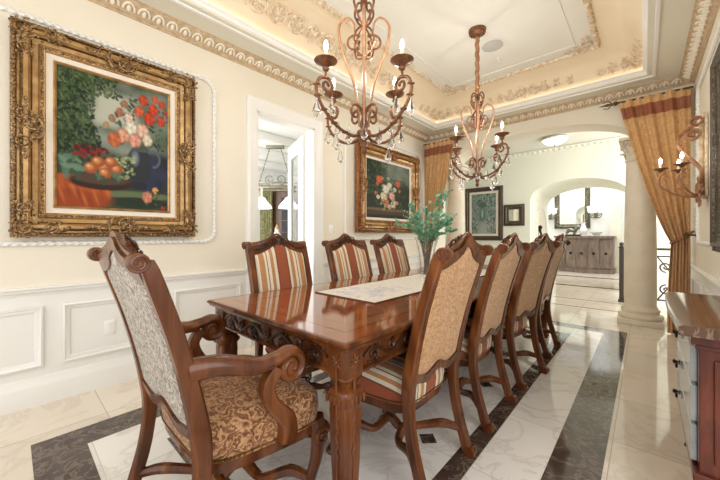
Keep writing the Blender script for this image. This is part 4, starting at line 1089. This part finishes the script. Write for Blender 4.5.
def garden_view():
    rg = random.Random(5); im = blank(90, 130, (150, 168, 158))
    foliage(im, rg, 0, 1, .3, 1, 240, [(70, 104, 92), (120, 146, 130), (44, 72, 66), (168, 186, 172), (200, 204, 196)], (.02, .06))
    dab(im, .45, .5, .2, .24, (150, 160, 150), .2); dab(im, .45, .72, .2, .1, (110, 124, 112), .4); dab(im, .45, .48, .13, .2, (96, 136, 124), .25); dab(im, .45, .5, .07, .15, (176, 200, 186), .5)
    dab(im, .5, .08, .3, .3, (196, 200, 190), .6, 0, .8); foliage(im, rg, 0, .3, .05, .35, 90, [(60, 92, 78), (220, 220, 214), (90, 120, 104)], (.015, .04)); foliage(im, rg, .62, 1, .02, .4, 90, [(60, 92, 78), (224, 222, 216), (196, 170, 166), (90, 120, 104)], (.015, .04))
    return im
def ornate(t, w, h, fw, m, ms, deep=0.08, orn=True):
    """carved swept frame, w x h outer size, with corner and centre cartouches as parts"""
    k = fw / 0.2
    bm = B(); frame_sweep(bm, w, h, [(0, 0.004), (0, deep * .45), (0.012 * k, deep * .62), (0.03 * k, deep * .7), (0.036 * k, deep * .5), (0.05 * k, deep * .52), (0.07 * k, deep * .95), (0.095 * k, deep), (0.11 * k, deep * .82), (0.12 * k, deep * .6), (0.15 * k, deep * .5), (0.165 * k, deep * .62), (0.185 * k, deep * .55), (0.2 * k, deep * .3), (0.2 * k, 0.004)], [0, 0, 0, 2, 1, 0, 1, 1, 2, 1, 1, 0, 1, 2, 2])
    # bead course and running leaves
    for sx, sy, n_, L in ((1, 0, 0, w), (0, 1, 0, h)):
        cnt = int(L / (0.034 * k))
        for i in range(cnt):
            u = -L / 2 + 0.05 * k + (L - 0.1 * k) * (i + .5) / cnt
            for e in (-1, 1):
                p = (u, e * (h / 2 - 0.02 * k), deep * .7) if sx else (e * (w / 2 - 0.02 * k), u, deep * .7)
                ball(bm, p, 0.012 * k, 0.012 * k, 0.01 * k, 6, 4)
                p2 = (u, e * (h / 2 - 0.175 * k), deep * .6) if sx else (e * (w / 2 - 0.175 * k), u, deep * .6)
                ball(bm, p2, 0.009 * k, 0.009 * k, 0.008 * k, 6, 4)
    obj('frame', bm, [m, ms, M['gold_shade'] if ms is M['gold_s'] else m], t)
    if not orn: return
    X_, Y_, Z_ = Vector((1, 0, 0)), Vector((0, 1, 0)), Vector((0, 0, 1))
    def cart(O, U, V, s, corner):
        bm = B()
        scroll_relief(bm, O, U, V, Z_, 0.035 * s, 0.035 * s, 0.05 * s, 1, 0.4)
        for sg in (-1, 1):
            if corner:
                uu, vv = (0.15 * s, 0.03 * s) if sg > 0 else (0.03 * s, 0.15 * s)
                scroll_relief(bm, O, U, V, Z_, uu, vv, 0.036 * s, sg, 1.2); leaf_relief(bm, O, U, V, Z_, [(uu * 1.4, vv * 1.1, 0.4 if sg > 0 else 1.2), (uu * 1.25, vv * .6, .2 if sg > 0 else 1.5)], 0.036 * s)
            else:
                scroll_relief(bm, O, U, V, Z_, sg * 0.09 * s, 0.0, 0.038 * s, sg, 1.2); leaf_relief(bm, O, U, V, Z_, [(sg * 0.16 * s, 0.01 * s, 0), (sg * 0.05 * s, 0.05 * s, 1.2)], 0.04 * s)
        leaf_relief(bm, O, U, V, Z_, [(0.035 * s, 0.035 * s, a) for a in np.linspace(0, PI, 5)[:4]], 0.03 * s)
        if corner: tube(bm, [O + U * (0.1 * s + 0.09 * s * math.cos(a)) + V * (0.1 * s + 0.09 * s * math.sin(a)) for a in np.linspace(PI * .6, PI * 1.9, 14)], 0.009 * s, 6)
        return bm
    for sx in (-1, 1):
        for sy in (-1, 1): obj('corner_ornament', cart(Vector((sx * (w / 2 - 0.03 * k), sy * (h / 2 - 0.03 * k), deep * .9)), X_ * -sx, Y_ * -sy, k * 1.35, True), m, t)
    for sy in (-1, 1): obj('centre_ornament', cart(Vector((0, sy * (h / 2 - 0.07 * k), deep * .95)), X_, Y_ * -sy, k * 1.25, False), m, t)
    for sx in (-1, 1): obj('centre_ornament', cart(Vector((sx * (w / 2 - 0.07 * k), 0, deep * .95)), Y_, X_ * -sx, k * 1.25, False), m, t)
# near painting
t = thing('painting', 'large flower and fruit still life in wide gold frame, nearest on left wall', 'painting', mat=on_left(0.585, 1.925, XL + 0.022))
ornate(t, 1.17, 1.48, 0.175, M['gold'], M['gold_s'], 0.085)
bm = B(); frame_sweep(bm, 0.83, 1.14, [(0, 0.004), (0, 0.03), (0.042, 0.024), (0.042, 0.004)]); obj('liner', bm, M['linen'], t, False)
bm = B(); frame_sweep(bm, 0.75, 1.06, [(0, 0.004), (0, 0.03), (0.008, 0.034), (0.018, 0.024), (0.018, 0.004)]); obj('slip', bm, M['gold_s'], t)
canvas('canvas', still_life_big(), 0.725, 1.035, 0.016, t)
# far painting
t = thing('painting', 'flower still life in reddish gold frame above the far striped chairs', 'painting', mat=on_left(4.24, 1.93, XL + 0.022))
ornate(t, 1.66, 1.38, 0.2, M['gold_red'], M['gold_s'], 0.1)
bm = B(); frame_sweep(bm, 1.27, 0.99, [(0, 0.004), (0, 0.03), (0.04, 0.024), (0.04, 0.004)]); obj('liner', bm, M['linen'], t, False)
canvas('canvas', still_life_far(), 1.2, 0.92, 0.016, t)
# hall painting + little mirror
t = thing('painting', 'garden archway painting in dark frame on the hall wall beyond the column', 'painting', mat=on_end(-3.28, 1.78, HY0 - 0.006))
ornate(t, 1.02, 1.45, 0.12, M['dark_frame'], M['dark_smooth'], 0.05, False)
bm = B(); frame_sweep(bm, 0.78, 1.21, [(0, 0.004), (0, 0.02), (0.06, 0.018), (0.06, 0.004)]); obj('mat_board', bm, M['linen'], t, False)
canvas('canvas', garden_view(), 0.67, 1.1, 0.012, t)
t = thing('wall_mirror', 'small square mirror in broad dark bronze frame on the hall wall', 'mirror', mat=on_end(-2.5, 1.71, HY0 - 0.006))
ornate(t, 0.5, 0.55, 0.13, M['dark_frame'], M['dark_smooth'], 0.05, False)
bm = B(); box(bm, -0.12, 0.12, -0.145, 0.145, 0.002, 0.012); obj('mirror_glass', bm, M['mirror'], t, False)
# dark framed mirror at the right edge
t = thing('wall_mirror', 'tall mirror in dark carved frame on the right wall above the console', 'mirror', mat=on_right(2.92, 1.82, XR - 0.004))
ornate(t, 1.62, 1.5, 0.14, M['dark_frame'], M['dark_smooth'], 0.06, False)
bm = B(); box(bm, -0.675, 0.675, -0.615, 0.615, 0.002, 0.012); obj('mirror_glass', bm, M['mirror'], t, False)

# ================================================================== SCONCE (right wall)
t = thing('wall_sconce', 'copper scroll sconce with lit candle bulbs on the right wall by the curtain', 'wall lamp', mat=on_right(4.4, 1.54, XR - 0.004))
bm = B(); box(bm, -0.05, 0.05, 0.02, 0.8, 0, 0.02, 0.006); tube(bm, [(0, 0, 0.016), (0, 0.05, 0.026), (0, 0.76, 0.026), (0, 0.82, 0.016)], [0.02, 0.045, 0.045, 0.015], 10, [0.01] * 2); obj('backplate', bm, M['plaster'], t)
Yv, Zv = Vector((0, 1, 0)), Vector((0, 0, 1))
for sg in (-1, 1):
    bm = B()
    for y_, r_, q_ in ((0.1, 0.06, 1), (0.02, 0.045, -1)):
        tube(bm, spiral((sg * 0.075, y_, 0.06), r_, 0.01, 1.6 * sg * q_, (sg, 0, 0), Yv, 2.6, 26), [0.012, 0.008], 6)
    leaf_relief(bm, Vector((0, 0, 0.05)), Vector((1, 0, 0)), Yv, Zv, [(sg * 0.05, 0.17, 1.57 - sg * 0.5), (sg * 0.1, 0.2, 1.57 - sg * 0.8), (sg * 0.03, -0.03, -1.57 + sg * 0.5), (sg * 0.09, 0.06, 0)], 0.05)
    obj('leaf_scroll', bm, M['bronze_l'], t)
for xo, sg in ((-0.03, -1), (0.03, 1)):
    bm = B()
    tube(bm, cr([(xo, 0.12, 0.03), (xo, 0.3, 0.05), (xo * 1.5, 0.42, 0.13), (xo * 2, 0.55, 0.2), (xo * 2, 0.64, 0.17), (xo * 1.5, 0.70, 0.1)], 6), [0.01, 0.012, 0.01], 7)
    tube(bm, spiral((xo * 1.5, 0.63, 0.09), 0.062, 0.012, 1.6 * -1, Zv, Yv, 1.0, 26), [0.012, 0.008], 6)
    tube(bm, spiral((xo * 1.2, 0.74, 0.07), 0.055, 0.012, 1.5, Zv, Yv, -1.0, 26), [0.011, 0.008], 6)
    obj('scroll', bm, M['bronze_l'], t)
for k, (dx, dz) in enumerate(((-0.19, 0.16), (0.0, 0.3), (0.19, 0.16))):
    d = Vector((dx, 0, dz)); L = d.length; d.normalize(); P = lambda r, y: d * r + Yv * y + Zv * 0.02
    bm = B()
    p = cr([P(0.0, 0.08), P(L * .3, 0.03), P(L * .7, 0.07), P(L * 1.02, 0.16), P(L * 1.03, 0.235), P(L * .93, 0.27), P(L * .84, 0.235), P(L * .87, 0.2), P(L * .92, 0.215)], 6)
    tube(bm, p, [0.012, 0.011, 0.009, 0.006], 7)
    tube(bm, cr([P(L * .96, 0.255), P(L, 0.28), P(L, 0.3)], 4), 0.006, 6)
    for q in p[4:24:4]:
        ball(bm, q, 0.02, 0.011, 0.011, 6, 4)
    am = obj('arm', bm, M['bronze_l'], t)
    c = P(L, 0.0)
    bm = B(); lathe(bm, [(0, .29), (.012, .292), (.02, .303), (.055, .322), (.06, .328), (.02, .324), (0, .324)], 16, tuple(c), 'Y'); obj('drip_cup', bm, M['bronze'], am)
    bm = B(); lathe(bm, [(0, .324), (.01, .324), (.01, .375), (0, .377)], 10, tuple(c), 'Y'); obj('candle_sleeve', bm, M['candle'], am)
    bm = B(); lathe(bm, [(0, .377), (.008, .38), (.014, .397), (.011, .415), (.003, .434), (0, .436)], 10, tuple(c), 'Y'); obj('bulb', bm, M['bulb'], am)
point('sconce_light', (0.0, 4.4, 1.95), 2.0, (1, 0.93, 0.84), 0.03)

# ================================================================== CONSOLE (right)
t = thing('console_table', 'red mahogany console with brown granite top along the right wall', 'console table', (0.28, 2.2, 0))
KX0, KX1, KY0, KY1 = -0.135, 0.13, -0.40, 0.42
bm = B(); n = 24
def front(v, off): # serpentine front, v 0..1 along y
    return KX0 - off - 0.012 * math.sin(PI * v)
rows = []
for i in range(n + 1):
    v = i / n; y = (KY0 - 0.06) + (KY1 - KY0 + 0.16) * v; x0 = front(v, 0.052)
    rows.append([(x0 + 0.02, y, 0.812), (x0 + 0.006, y, 0.818), (x0, y, 0.832), (x0 + 0.004, y, 0.845), (x0 + 0.016, y, 0.852), (KX1 + 0.028, y, 0.852), (KX1 + 0.028, y, 0.812)])
grid(bm, rows, close_v=True, cap=True); obj('granite_top', bm, M['granite'], t)
bm = B(); box(bm, KX0 + 0.012, KX1 + 0.024, KY0, KY1, 0.26, 0.812, 0.004)
for z0, z1, e in ((0.775, 0.812, 0.024), (0.755, 0.775, 0.012), (0.24, 0.275, 0.018)): box(bm, KX0 + 0.012 - e, KX1 + 0.024, KY0 - e, KY1 + e, z0, z1, 0.004)
box(bm, KX0 + 0.05, KX1 - 0.02, KY0 - 0.012, KY0, 0.32, 0.72, 0.006)
obj('body', bm, M['mahogany'], t, False)
for k in range(3):
    z0 = 0.285 + k * 0.16
    bm = B(); box(bm, KX0 - 0.008, KX0 + 0.012, KY0 + 0.06, KY1 - 0.05, z0, z0 + 0.145, 0.005); dwr = obj('drawer', bm, M['drawer_reflection'], t, False)
    for yy in (0.2,):
        bm = B(); lathe(bm, [(0, 0), (.018, 0), (.018, .004), (.007, .008), (.007, .02), (.016, .026), (.017, .034), (0, .04)], 12)
        xform(bm, basis((0, -1, 0), (0, 0, 1), (-1, 0, 0), (KX0 - 0.008, yy, z0 + 0.075)) @ Matrix.Scale(0.7, 4))
        tube(bm, [(KX0 - 0.02, yy + 0.03 * math.cos(a), z0 + 0.075 - 0.028 * math.sin(a)) for a in np.linspace(0, PI, 12)], 0.005, 6)
        obj('drawer_pull', bm, M['black'], dwr)
for x in (KX0 + 0.045, KX1 - 0.02):
    for y in (KY0 + 0.035, KY1 - 0.035):
        bm = B(); tube(bm, cr([(x, y, 0.26), (x, y, 0.18), (x, y, 0.1), (x, y, 0.03), (x, y, 0)], 5), [0.034, 0.036, 0.022, 0.018, 0.026], 10); obj('leg', bm, M['mahogany'], t)
bm = B(); lathe(bm, [(0, 0), (.03, 0), (.03, .006), (.012, .012), (.018, .022), (0, .03)], 14); xform(bm, basis((1, 0, 0), (0, 0, 1), (0, -1, 0), (0.02, KY0 - 0.012, 0.6)))
obj('side_boss', bm, M['black'], t)

# ================================================================== HALL AND FOYER THINGS
# railing
t = thing('stair_railing', 'black wrought iron scroll railing behind the right-hand column', 'railing', (-0.31, 7.35, 0))
bm = B(); box(bm, -0.035, 0.035, -0.035, 0.035, 0, 0.98, 0.004); box(bm, -0.05, 0.05, -0.05, 0.05, 0, 0.05, 0.004); lathe(bm, [(0.0, 0.97), (0.045, 0.975), (0.045, 0.99), (0.02, 1.0), (0.035, 1.03), (0.03, 1.06), (0, 1.075)], 12); obj('post', bm, M['iron'], t)
bm = B()
for z, r in ((0.96, 0.02), (0.84, 0.012), (0.1, 0.014)): tube(bm, [(0, 0, z), (2.6, 0, z)], r, 8)
obj('rails', bm, M['iron'], t)
for k in range(6):
    bm = B(); x = 0.24 + k * 0.42
    for sg in (-1, 1):
        tube(bm, spiral((x + sg * 0.09, 0, 0.66), 0.085, 0.02, 1.3 * sg, (1, 0, 0), (0, 0, 1), -PI / 2, 22), 0.012, 6)
        tube(bm, spiral((x + sg * 0.09, 0, 0.28), 0.085, 0.02, -1.3 * sg, (1, 0, 0), (0, 0, 1), PI / 2, 22), 0.012, 6)
        tube(bm, cr([(x + sg * 0.2, 0, 0.84), (x + sg * 0.05, 0, 0.6), (x, 0, 0.47), (x + sg * 0.05, 0, 0.34), (x + sg * 0.2, 0, 0.1)], 5), 0.011, 6)
    ball(bm, (x, 0, 0.47), 0.035)
    obj('scroll_panel', bm, M['iron'], t)
# hall ceiling lamp
t = thing('ceiling_lamp', 'round flush bowl lamp lit on the hall ceiling beyond the arch', 'ceiling lamp', (-1.42, 7.72, 3.27))
bm = B(); lathe(bm, [(0, 0), (0.16, 0), (0.24, -0.03), (0.25, -0.06), (0.235, -0.07), (0.22, -0.05), (0, -0.04)], 24); obj('rim', bm, M['white'], t)
bm = B(); lathe(bm, [(0.225, -0.062), (0.19, -0.11), (0.12, -0.15), (0.03, -0.168), (0, -0.168)], 24, cap=False); obj('glass_bowl', bm, M['bowl'], t)
bm = B(); lathe(bm, [(0, -0.165), (0.02, -0.168), (0.014, -0.185), (0, -0.2)], 10); obj('finial', bm, M['pewter'], t)
bm = B(); lathe(bm, [(0, 0), (0.05, 0), (0.055, -0.008), (0.04, -0.012), (0, -0.01)], 16, (-1.19, 9.6, 2.497)); tag(obj('recessed_light', bm, M['plastic']), 'small round recessed light in the passage vault', 'ceiling light')
# buffet
BX, BY = -1.49, 12.62
t = thing('buffet_cabinet', 'greyed oak bow-front buffet cabinet at the far end of the foyer', 'cabinet', (BX, BY, 0))
hwB = 0.76
def bow(q): return -0.2 - 0.28 * math.cos(q * PI / 2) ** 0.8 if abs(q) < 0.999 else -0.2
def bowslab(z0, z1, e, q0=-1, q1=1, inner=None, n=24):
    bm = B(); rows = []
    for i in range(n + 1):
        q = q0 + (q1 - q0) * i / n; x = q * (hwB + e); y = bow(q) - e; yb_ = inner(q) if inner else 0.5
        rows.append([(x, y, z0), (x, y, z1), (x, yb_, z1), (x, yb_, z0)])
    grid(bm, rows, close_v=True, cap=True); return bm
obj('body', bowslab(0.1, 1.1, 0), M['buffet'], t); obj('top', bowslab(1.1, 1.17, 0.05), M['buffet'], t); obj('plinth', bowslab(0.0, 0.12, 0.04), M['buffet'], t)
for k in range(5):
    q0, q1 = -0.97 + k * 0.388 + 0.015, -0.97 + (k + 1) * 0.388 - 0.015
    d = obj('door', bowslab(0.17, 1.05, 0.016, q0, q1, lambda q: bow(q) - 0.002, 8), M['buffet'], t)
    qm = (q0 + q1) / 2; bm = B(); lathe(bm, [(0, 0), (0.045, 0), (0.045, 0.006), (0.016, 0.012), (0.014, 0.03), (0.026, 0.04), (0, 0.05)], 12)
    xform(bm, basis((1, 0, 0), (0, 0, 1), (0, -1, 0), (qm * hwB, bow(qm) - 0.018, 0.62))); obj('knob', bm, M['black'], d)
# things on the buffet
bm = B(); lathe(bm, [(0, 0), (0.07, 0), (0.06, 0.02), (0.1, 0.12), (0.11, 0.2), (0.06, 0.32), (0.045, 0.4), (0.07, 0.44), (0.05, 0.42), (0, 0.3)], 18, (BX + 0.0, BY - 0.1, 1.17)); tag(obj('porcelain_urn', bm, M['porcelain']), 'tall white urn at the middle of the far buffet', 'urn')
bm = B(); lathe(bm, [(0, 0), (0.09, 0), (0.07, 0.02), (0.1, 0.05), (0.17, 0.12), (0.16, 0.12), (0.08, 0.05), (0, 0.04)], 18, (BX + 0.34, BY - 0.1, 1.17)); tag(obj('porcelain_bowl', bm, M['porcelain']), 'low white bowl on the right half of the far buffet', 'bowl')
t = thing('tabletop_sculpture', 'dark low sculpture on the left half of the far buffet', 'sculpture', (BX - 0.3, BY + 0.05, 1.17))
bm = B(); box(bm, -0.22, 0.22, -0.09, 0.09, 0, 0.05, 0.01); obj('plinth', bm, M['black'], t)
bm = B(); tube(bm, cr([(-0.2, 0, 0.07), (-0.1, 0, 0.2), (0.03, 0, 0.17), (0.14, 0, 0.3), (0.2, 0, 0.24)], 6), [0.03, 0.07, 0.05, 0.06, 0.02], 10); tube(bm, cr([(0.02, 0, 0.05), (0.05, 0.02, 0.15), (0.1, 0, 0.26)], 5), [0.04, 0.05, 0.03], 8); obj('figure', bm, M['pewter'], t)
# foyer mirror
t = thing('wall_mirror', 'huge mirror in carved silver-gold frame above the far foyer buffet', 'mirror', mat=on_end(-1.9, 2.5, 13.195))
ornate(t, 1.05, 2.15, 0.16, M['silver_frame'], M['silver_frame'], 0.07, False)
bm = B(); box(bm, -0.37, 0.37, -0.92, 0.92, 0.002, 0.012); obj('mirror_glass', bm, M['mirror'], t, False)
def foyer_sconce(x, lab):
    t = thing('wall_sconce', lab, 'wall lamp', mat=on_end(x, 1.75, 13.195), group='foyer wall sconces')
    bm = B(); box(bm, -0.05, 0.05, 0.02, 0.3, 0, 0.03, 0.008); obj('backplate', bm, M['pewter'], t)
    for sx in (-0.16, 0.0, 0.16):
        bm = B(); tube(bm, cr([(0, 0.1, 0.02), (sx * .5, 0.02, 0.09), (sx, 0.1, 0.14), (sx, 0.2, 0.14)], 5), 0.014, 6); tube(bm, spiral((sx * .6, 0.12, 0.1), 0.05, 0.01, 1.3, (1, 0, 0), (0, 1, 0), 0, 16), 0.01, 6); am = obj('arm', bm, M['pewter'], t)
        bm = B(); lathe(bm, [(0.03, 0.2), (0.06, 0.25), (0.065, 0.33), (0.085, 0.4), (0.08, 0.4), (0.055, 0.33), (0.05, 0.25), (0.0, 0.21)], 14, (sx, 0, 0.14), 'Y'); obj('shade', bm, M['shade'], am)
foyer_sconce(-2.56, 'lit triple-shade sconce to the left of the far foyer mirror'); foyer_sconce(-1.22, 'lit triple-shade sconce to the right of the far foyer mirror')
# dark door casing at the far right of the foyer
bm = B(); box(bm, -0.36, -0.1, 13.12, 13.2, 0, 2.25); struct('door_2', bm, M['hutch'], False)

# ================================================================== KITCHEN THINGS
kd = Vector((math.cos(YAW), math.sin(YAW), 0))
KL = Vector((-5.05, 3.27, 0))
t = thing('pendant_pot_rack', 'iron oval rack lamp with white glass shades hung in the kitchen', 'pendant lamp', (KL.x, KL.y, 0), math.atan2(kd.y, kd.x))
bm = B(); box(bm, -0.16, 0.16, -0.05, 0.05, 2.79, 2.835, 0.006); obj('ceiling_plate', bm, M['pewter'], t)
for s in (-1, 1):
    bm = B(); tube(bm, [(s * 0.1, 0, 2.8), (s * 0.3, 0, 2.14)], 0.008, 6)
    for k in range(12): ball(bm, Vector((s * 0.1, 0, 2.8)).lerp(Vector((s * 0.3, 0, 2.14)), k / 11), 0.014)
    obj('chain', bm, M['pewter'], t)
bm = B(); tube(bm, [(0.52 * math.cos(a), 0.2 * math.sin(a), 2.05) for a in np.linspace(0, 2 * PI, 41)], 0.02, 8); tube(bm, [(0.52 * math.cos(a), 0.2 * math.sin(a), 2.13) for a in np.linspace(0, 2 * PI, 41)], 0.014, 8)
for k in range(16):
    a = 2 * PI * k / 16; tube(bm, [(0.52 * math.cos(a), 0.2 * math.sin(a), 2.05), (0.52 * math.cos(a), 0.2 * math.sin(a), 2.13)], 0.008, 6)
for s in (-1, 1): tube(bm, spiral((s * 0.1, 0, 2.22), 0.1, 0.02, 1.3 * s, (1, 0, 0), (0, 0, 1), -PI / 2, 22), 0.012, 6)
tube(bm, [(-0.52, 0, 2.08), (0.52, 0, 2.08)], 0.012, 6); obj('rack', bm, M['pewter'], t)
for s in (-1, 1):
    bm = B(); tube(bm, [(s * 0.25, 0, 2.08), (s * 0.25, 0, 1.9)], 0.012, 6); lathe(bm, [(0.02, 1.9), (0.06, 1.88), (0.1, 1.82), (0.17, 1.74), (0.19, 1.69), (0.18, 1.69), (0.16, 1.74), (0.09, 1.81), (0.02, 1.87)], 18, (s * 0.25, 0, 0)); obj('shade', bm, M['shade'], t)
kr = math.atan2(kd.y, kd.x)
def kplace(px, dist): 
    u = (px - CX) / F_PX; return Vector((-math.sin(YAW) + u * math.cos(YAW), math.cos(YAW) + u * math.sin(YAW), 0)) * dist
p = kplace(285, 7.6)
t = thing('china_hutch', 'brown wooden hutch with dark glass doors seen through the doorway', 'cabinet', (p.x, p.y, 0), kr)
bm = B(); box(bm, -0.33, 0.6, 0, 0.45, 0, 2.25, 0.01); box(bm, -0.38, 0.65, -0.03, 0.48, 2.25, 2.34, 0.01); box(bm, -0.36, 0.63, -0.05, 0.45, 0.85, 0.9, 0.006); obj('body', bm, M['hutch'], t, False)
for x in (-0.08, 0.27):
    bm = B(); box(bm, x, x + 0.3, -0.015, 0.0, 0.98, 2.1, 0.004); d = obj('door', bm, M['black'], t, False)
    bm = B(); box(bm, x + 0.142, x + 0.158, -0.024, -0.015, 0.98, 2.1)
    for z in (1.26, 1.54, 1.82): box(bm, x, x + 0.3, -0.022, -0.015, z, z + 0.014)
    obj('glazing_bar', bm, M['hutch'], d, False)
p = kplace(266, 7.4)
bm = B(); rows = [[(0.28 * (i / 30 - .5), 0.03 * math.sin(i * 1.3), z) for i in range(31)] for z in (0.004, 1.4, 2.3)]
grid(bm, rows); grid(bm, [[(a, b + 0.01, c) for a, b, c in r] for r in rows]); xform(bm, Matrix.Translation((p.x, p.y, 0)) @ Matrix.Rotation(kr, 4, 'Z')); tag(obj('kitchen_drape', bm, M['green_drape']), 'olive patterned drape seen through the kitchen doorway', 'curtain')
p = kplace(277, 5.9)
t = thing('kitchen_island', 'pale kitchen island beyond the doorway', 'kitchen island', (p.x, p.y, 0), kr)
bm = B(); box(bm, -0.7, 0.55, -0.35, 0.35, 0, 0.9, 0.006); obj('body', bm, M['white'], t, False)
bm = B(); box(bm, -0.75, 0.6, -0.4, 0.4, 0.9, 0.95, 0.008); obj('worktop', bm, M['granite'], t, False)
t = thing('glass_jar', 'rounded jar with gold stopper on the kitchen island', 'jar', (p.x, p.y, 0.95))
bm = B(); lathe(bm, [(0, 0), (0.07, 0), (0.1, 0.06), (0.11, 0.16), (0.07, 0.26), (0.035, 0.32), (0.04, 0.36), (0, 0.36)], 18); obj('jar_body', bm, M['porcelain'], t)
bm = B(); lathe(bm, [(0, 0.36), (0.045, 0.365), (0.03, 0.4), (0.012, 0.44), (0, 0.46)], 12); obj('stopper', bm, M['gold_s'], t)

# ================================================================== SMALL WALL AND CEILING FITTINGS
t = thing('wall_outlet', 'white power outlet on the left wainscot behind the armchair', 'outlet', mat=on_left(0.54, 0.46, XL + 0.0062))
bm = B(); box(bm, -0.036, 0.036, -0.058, 0.058, 0, 0.006, 0.003); obj('cover_plate', bm, M['plastic'], t)
for s in (-1, 1):
    bm = B(); lathe(bm, [(0, 0), (0.017, 0), (0.016, 0.003), (0, 0.003)], 14, (0, s * 0.026, 0.005)); 
    xform(bm, Matrix.Identity(4)); obj('socket', bm, M['plastic'], t)
t = thing('light_switch', 'white light switch beside the kitchen doorway casing', 'switch', mat=on_left(2.95, 1.28, XL + 0.0005))
bm = B(); box(bm, -0.036, 0.036, -0.058, 0.058, 0, 0.006, 0.003); obj('cover_plate', bm, M['plastic'], t)
bm = B(); box(bm, -0.006, 0.006, -0.012, 0.014, 0.005, 0.014, 0.002); obj('toggle', bm, M['plastic'], t)
bm = B(); lathe(bm, [(0, 0), (0.115, 0), (0.12, -0.006), (0.105, -0.012), (0, -0.009)], 28, (-1.36, 3.88, ZC)); tag(obj('ceiling_speaker', bm, M['grille']), 'round grey speaker grille on the tray ceiling', 'speaker')
bm = B(); lathe(bm, [(0, 0), (0.035, 0), (0.035, -0.004), (0.012, -0.008), (0.008, -0.03), (0.02, -0.034), (0, -0.036)], 14, (-1.39, 4.22, ZC)); tag(obj('fire_sprinkler', bm, M['plastic']), 'small sprinkler head on the tray ceiling past the speaker grille', 'sprinkler')
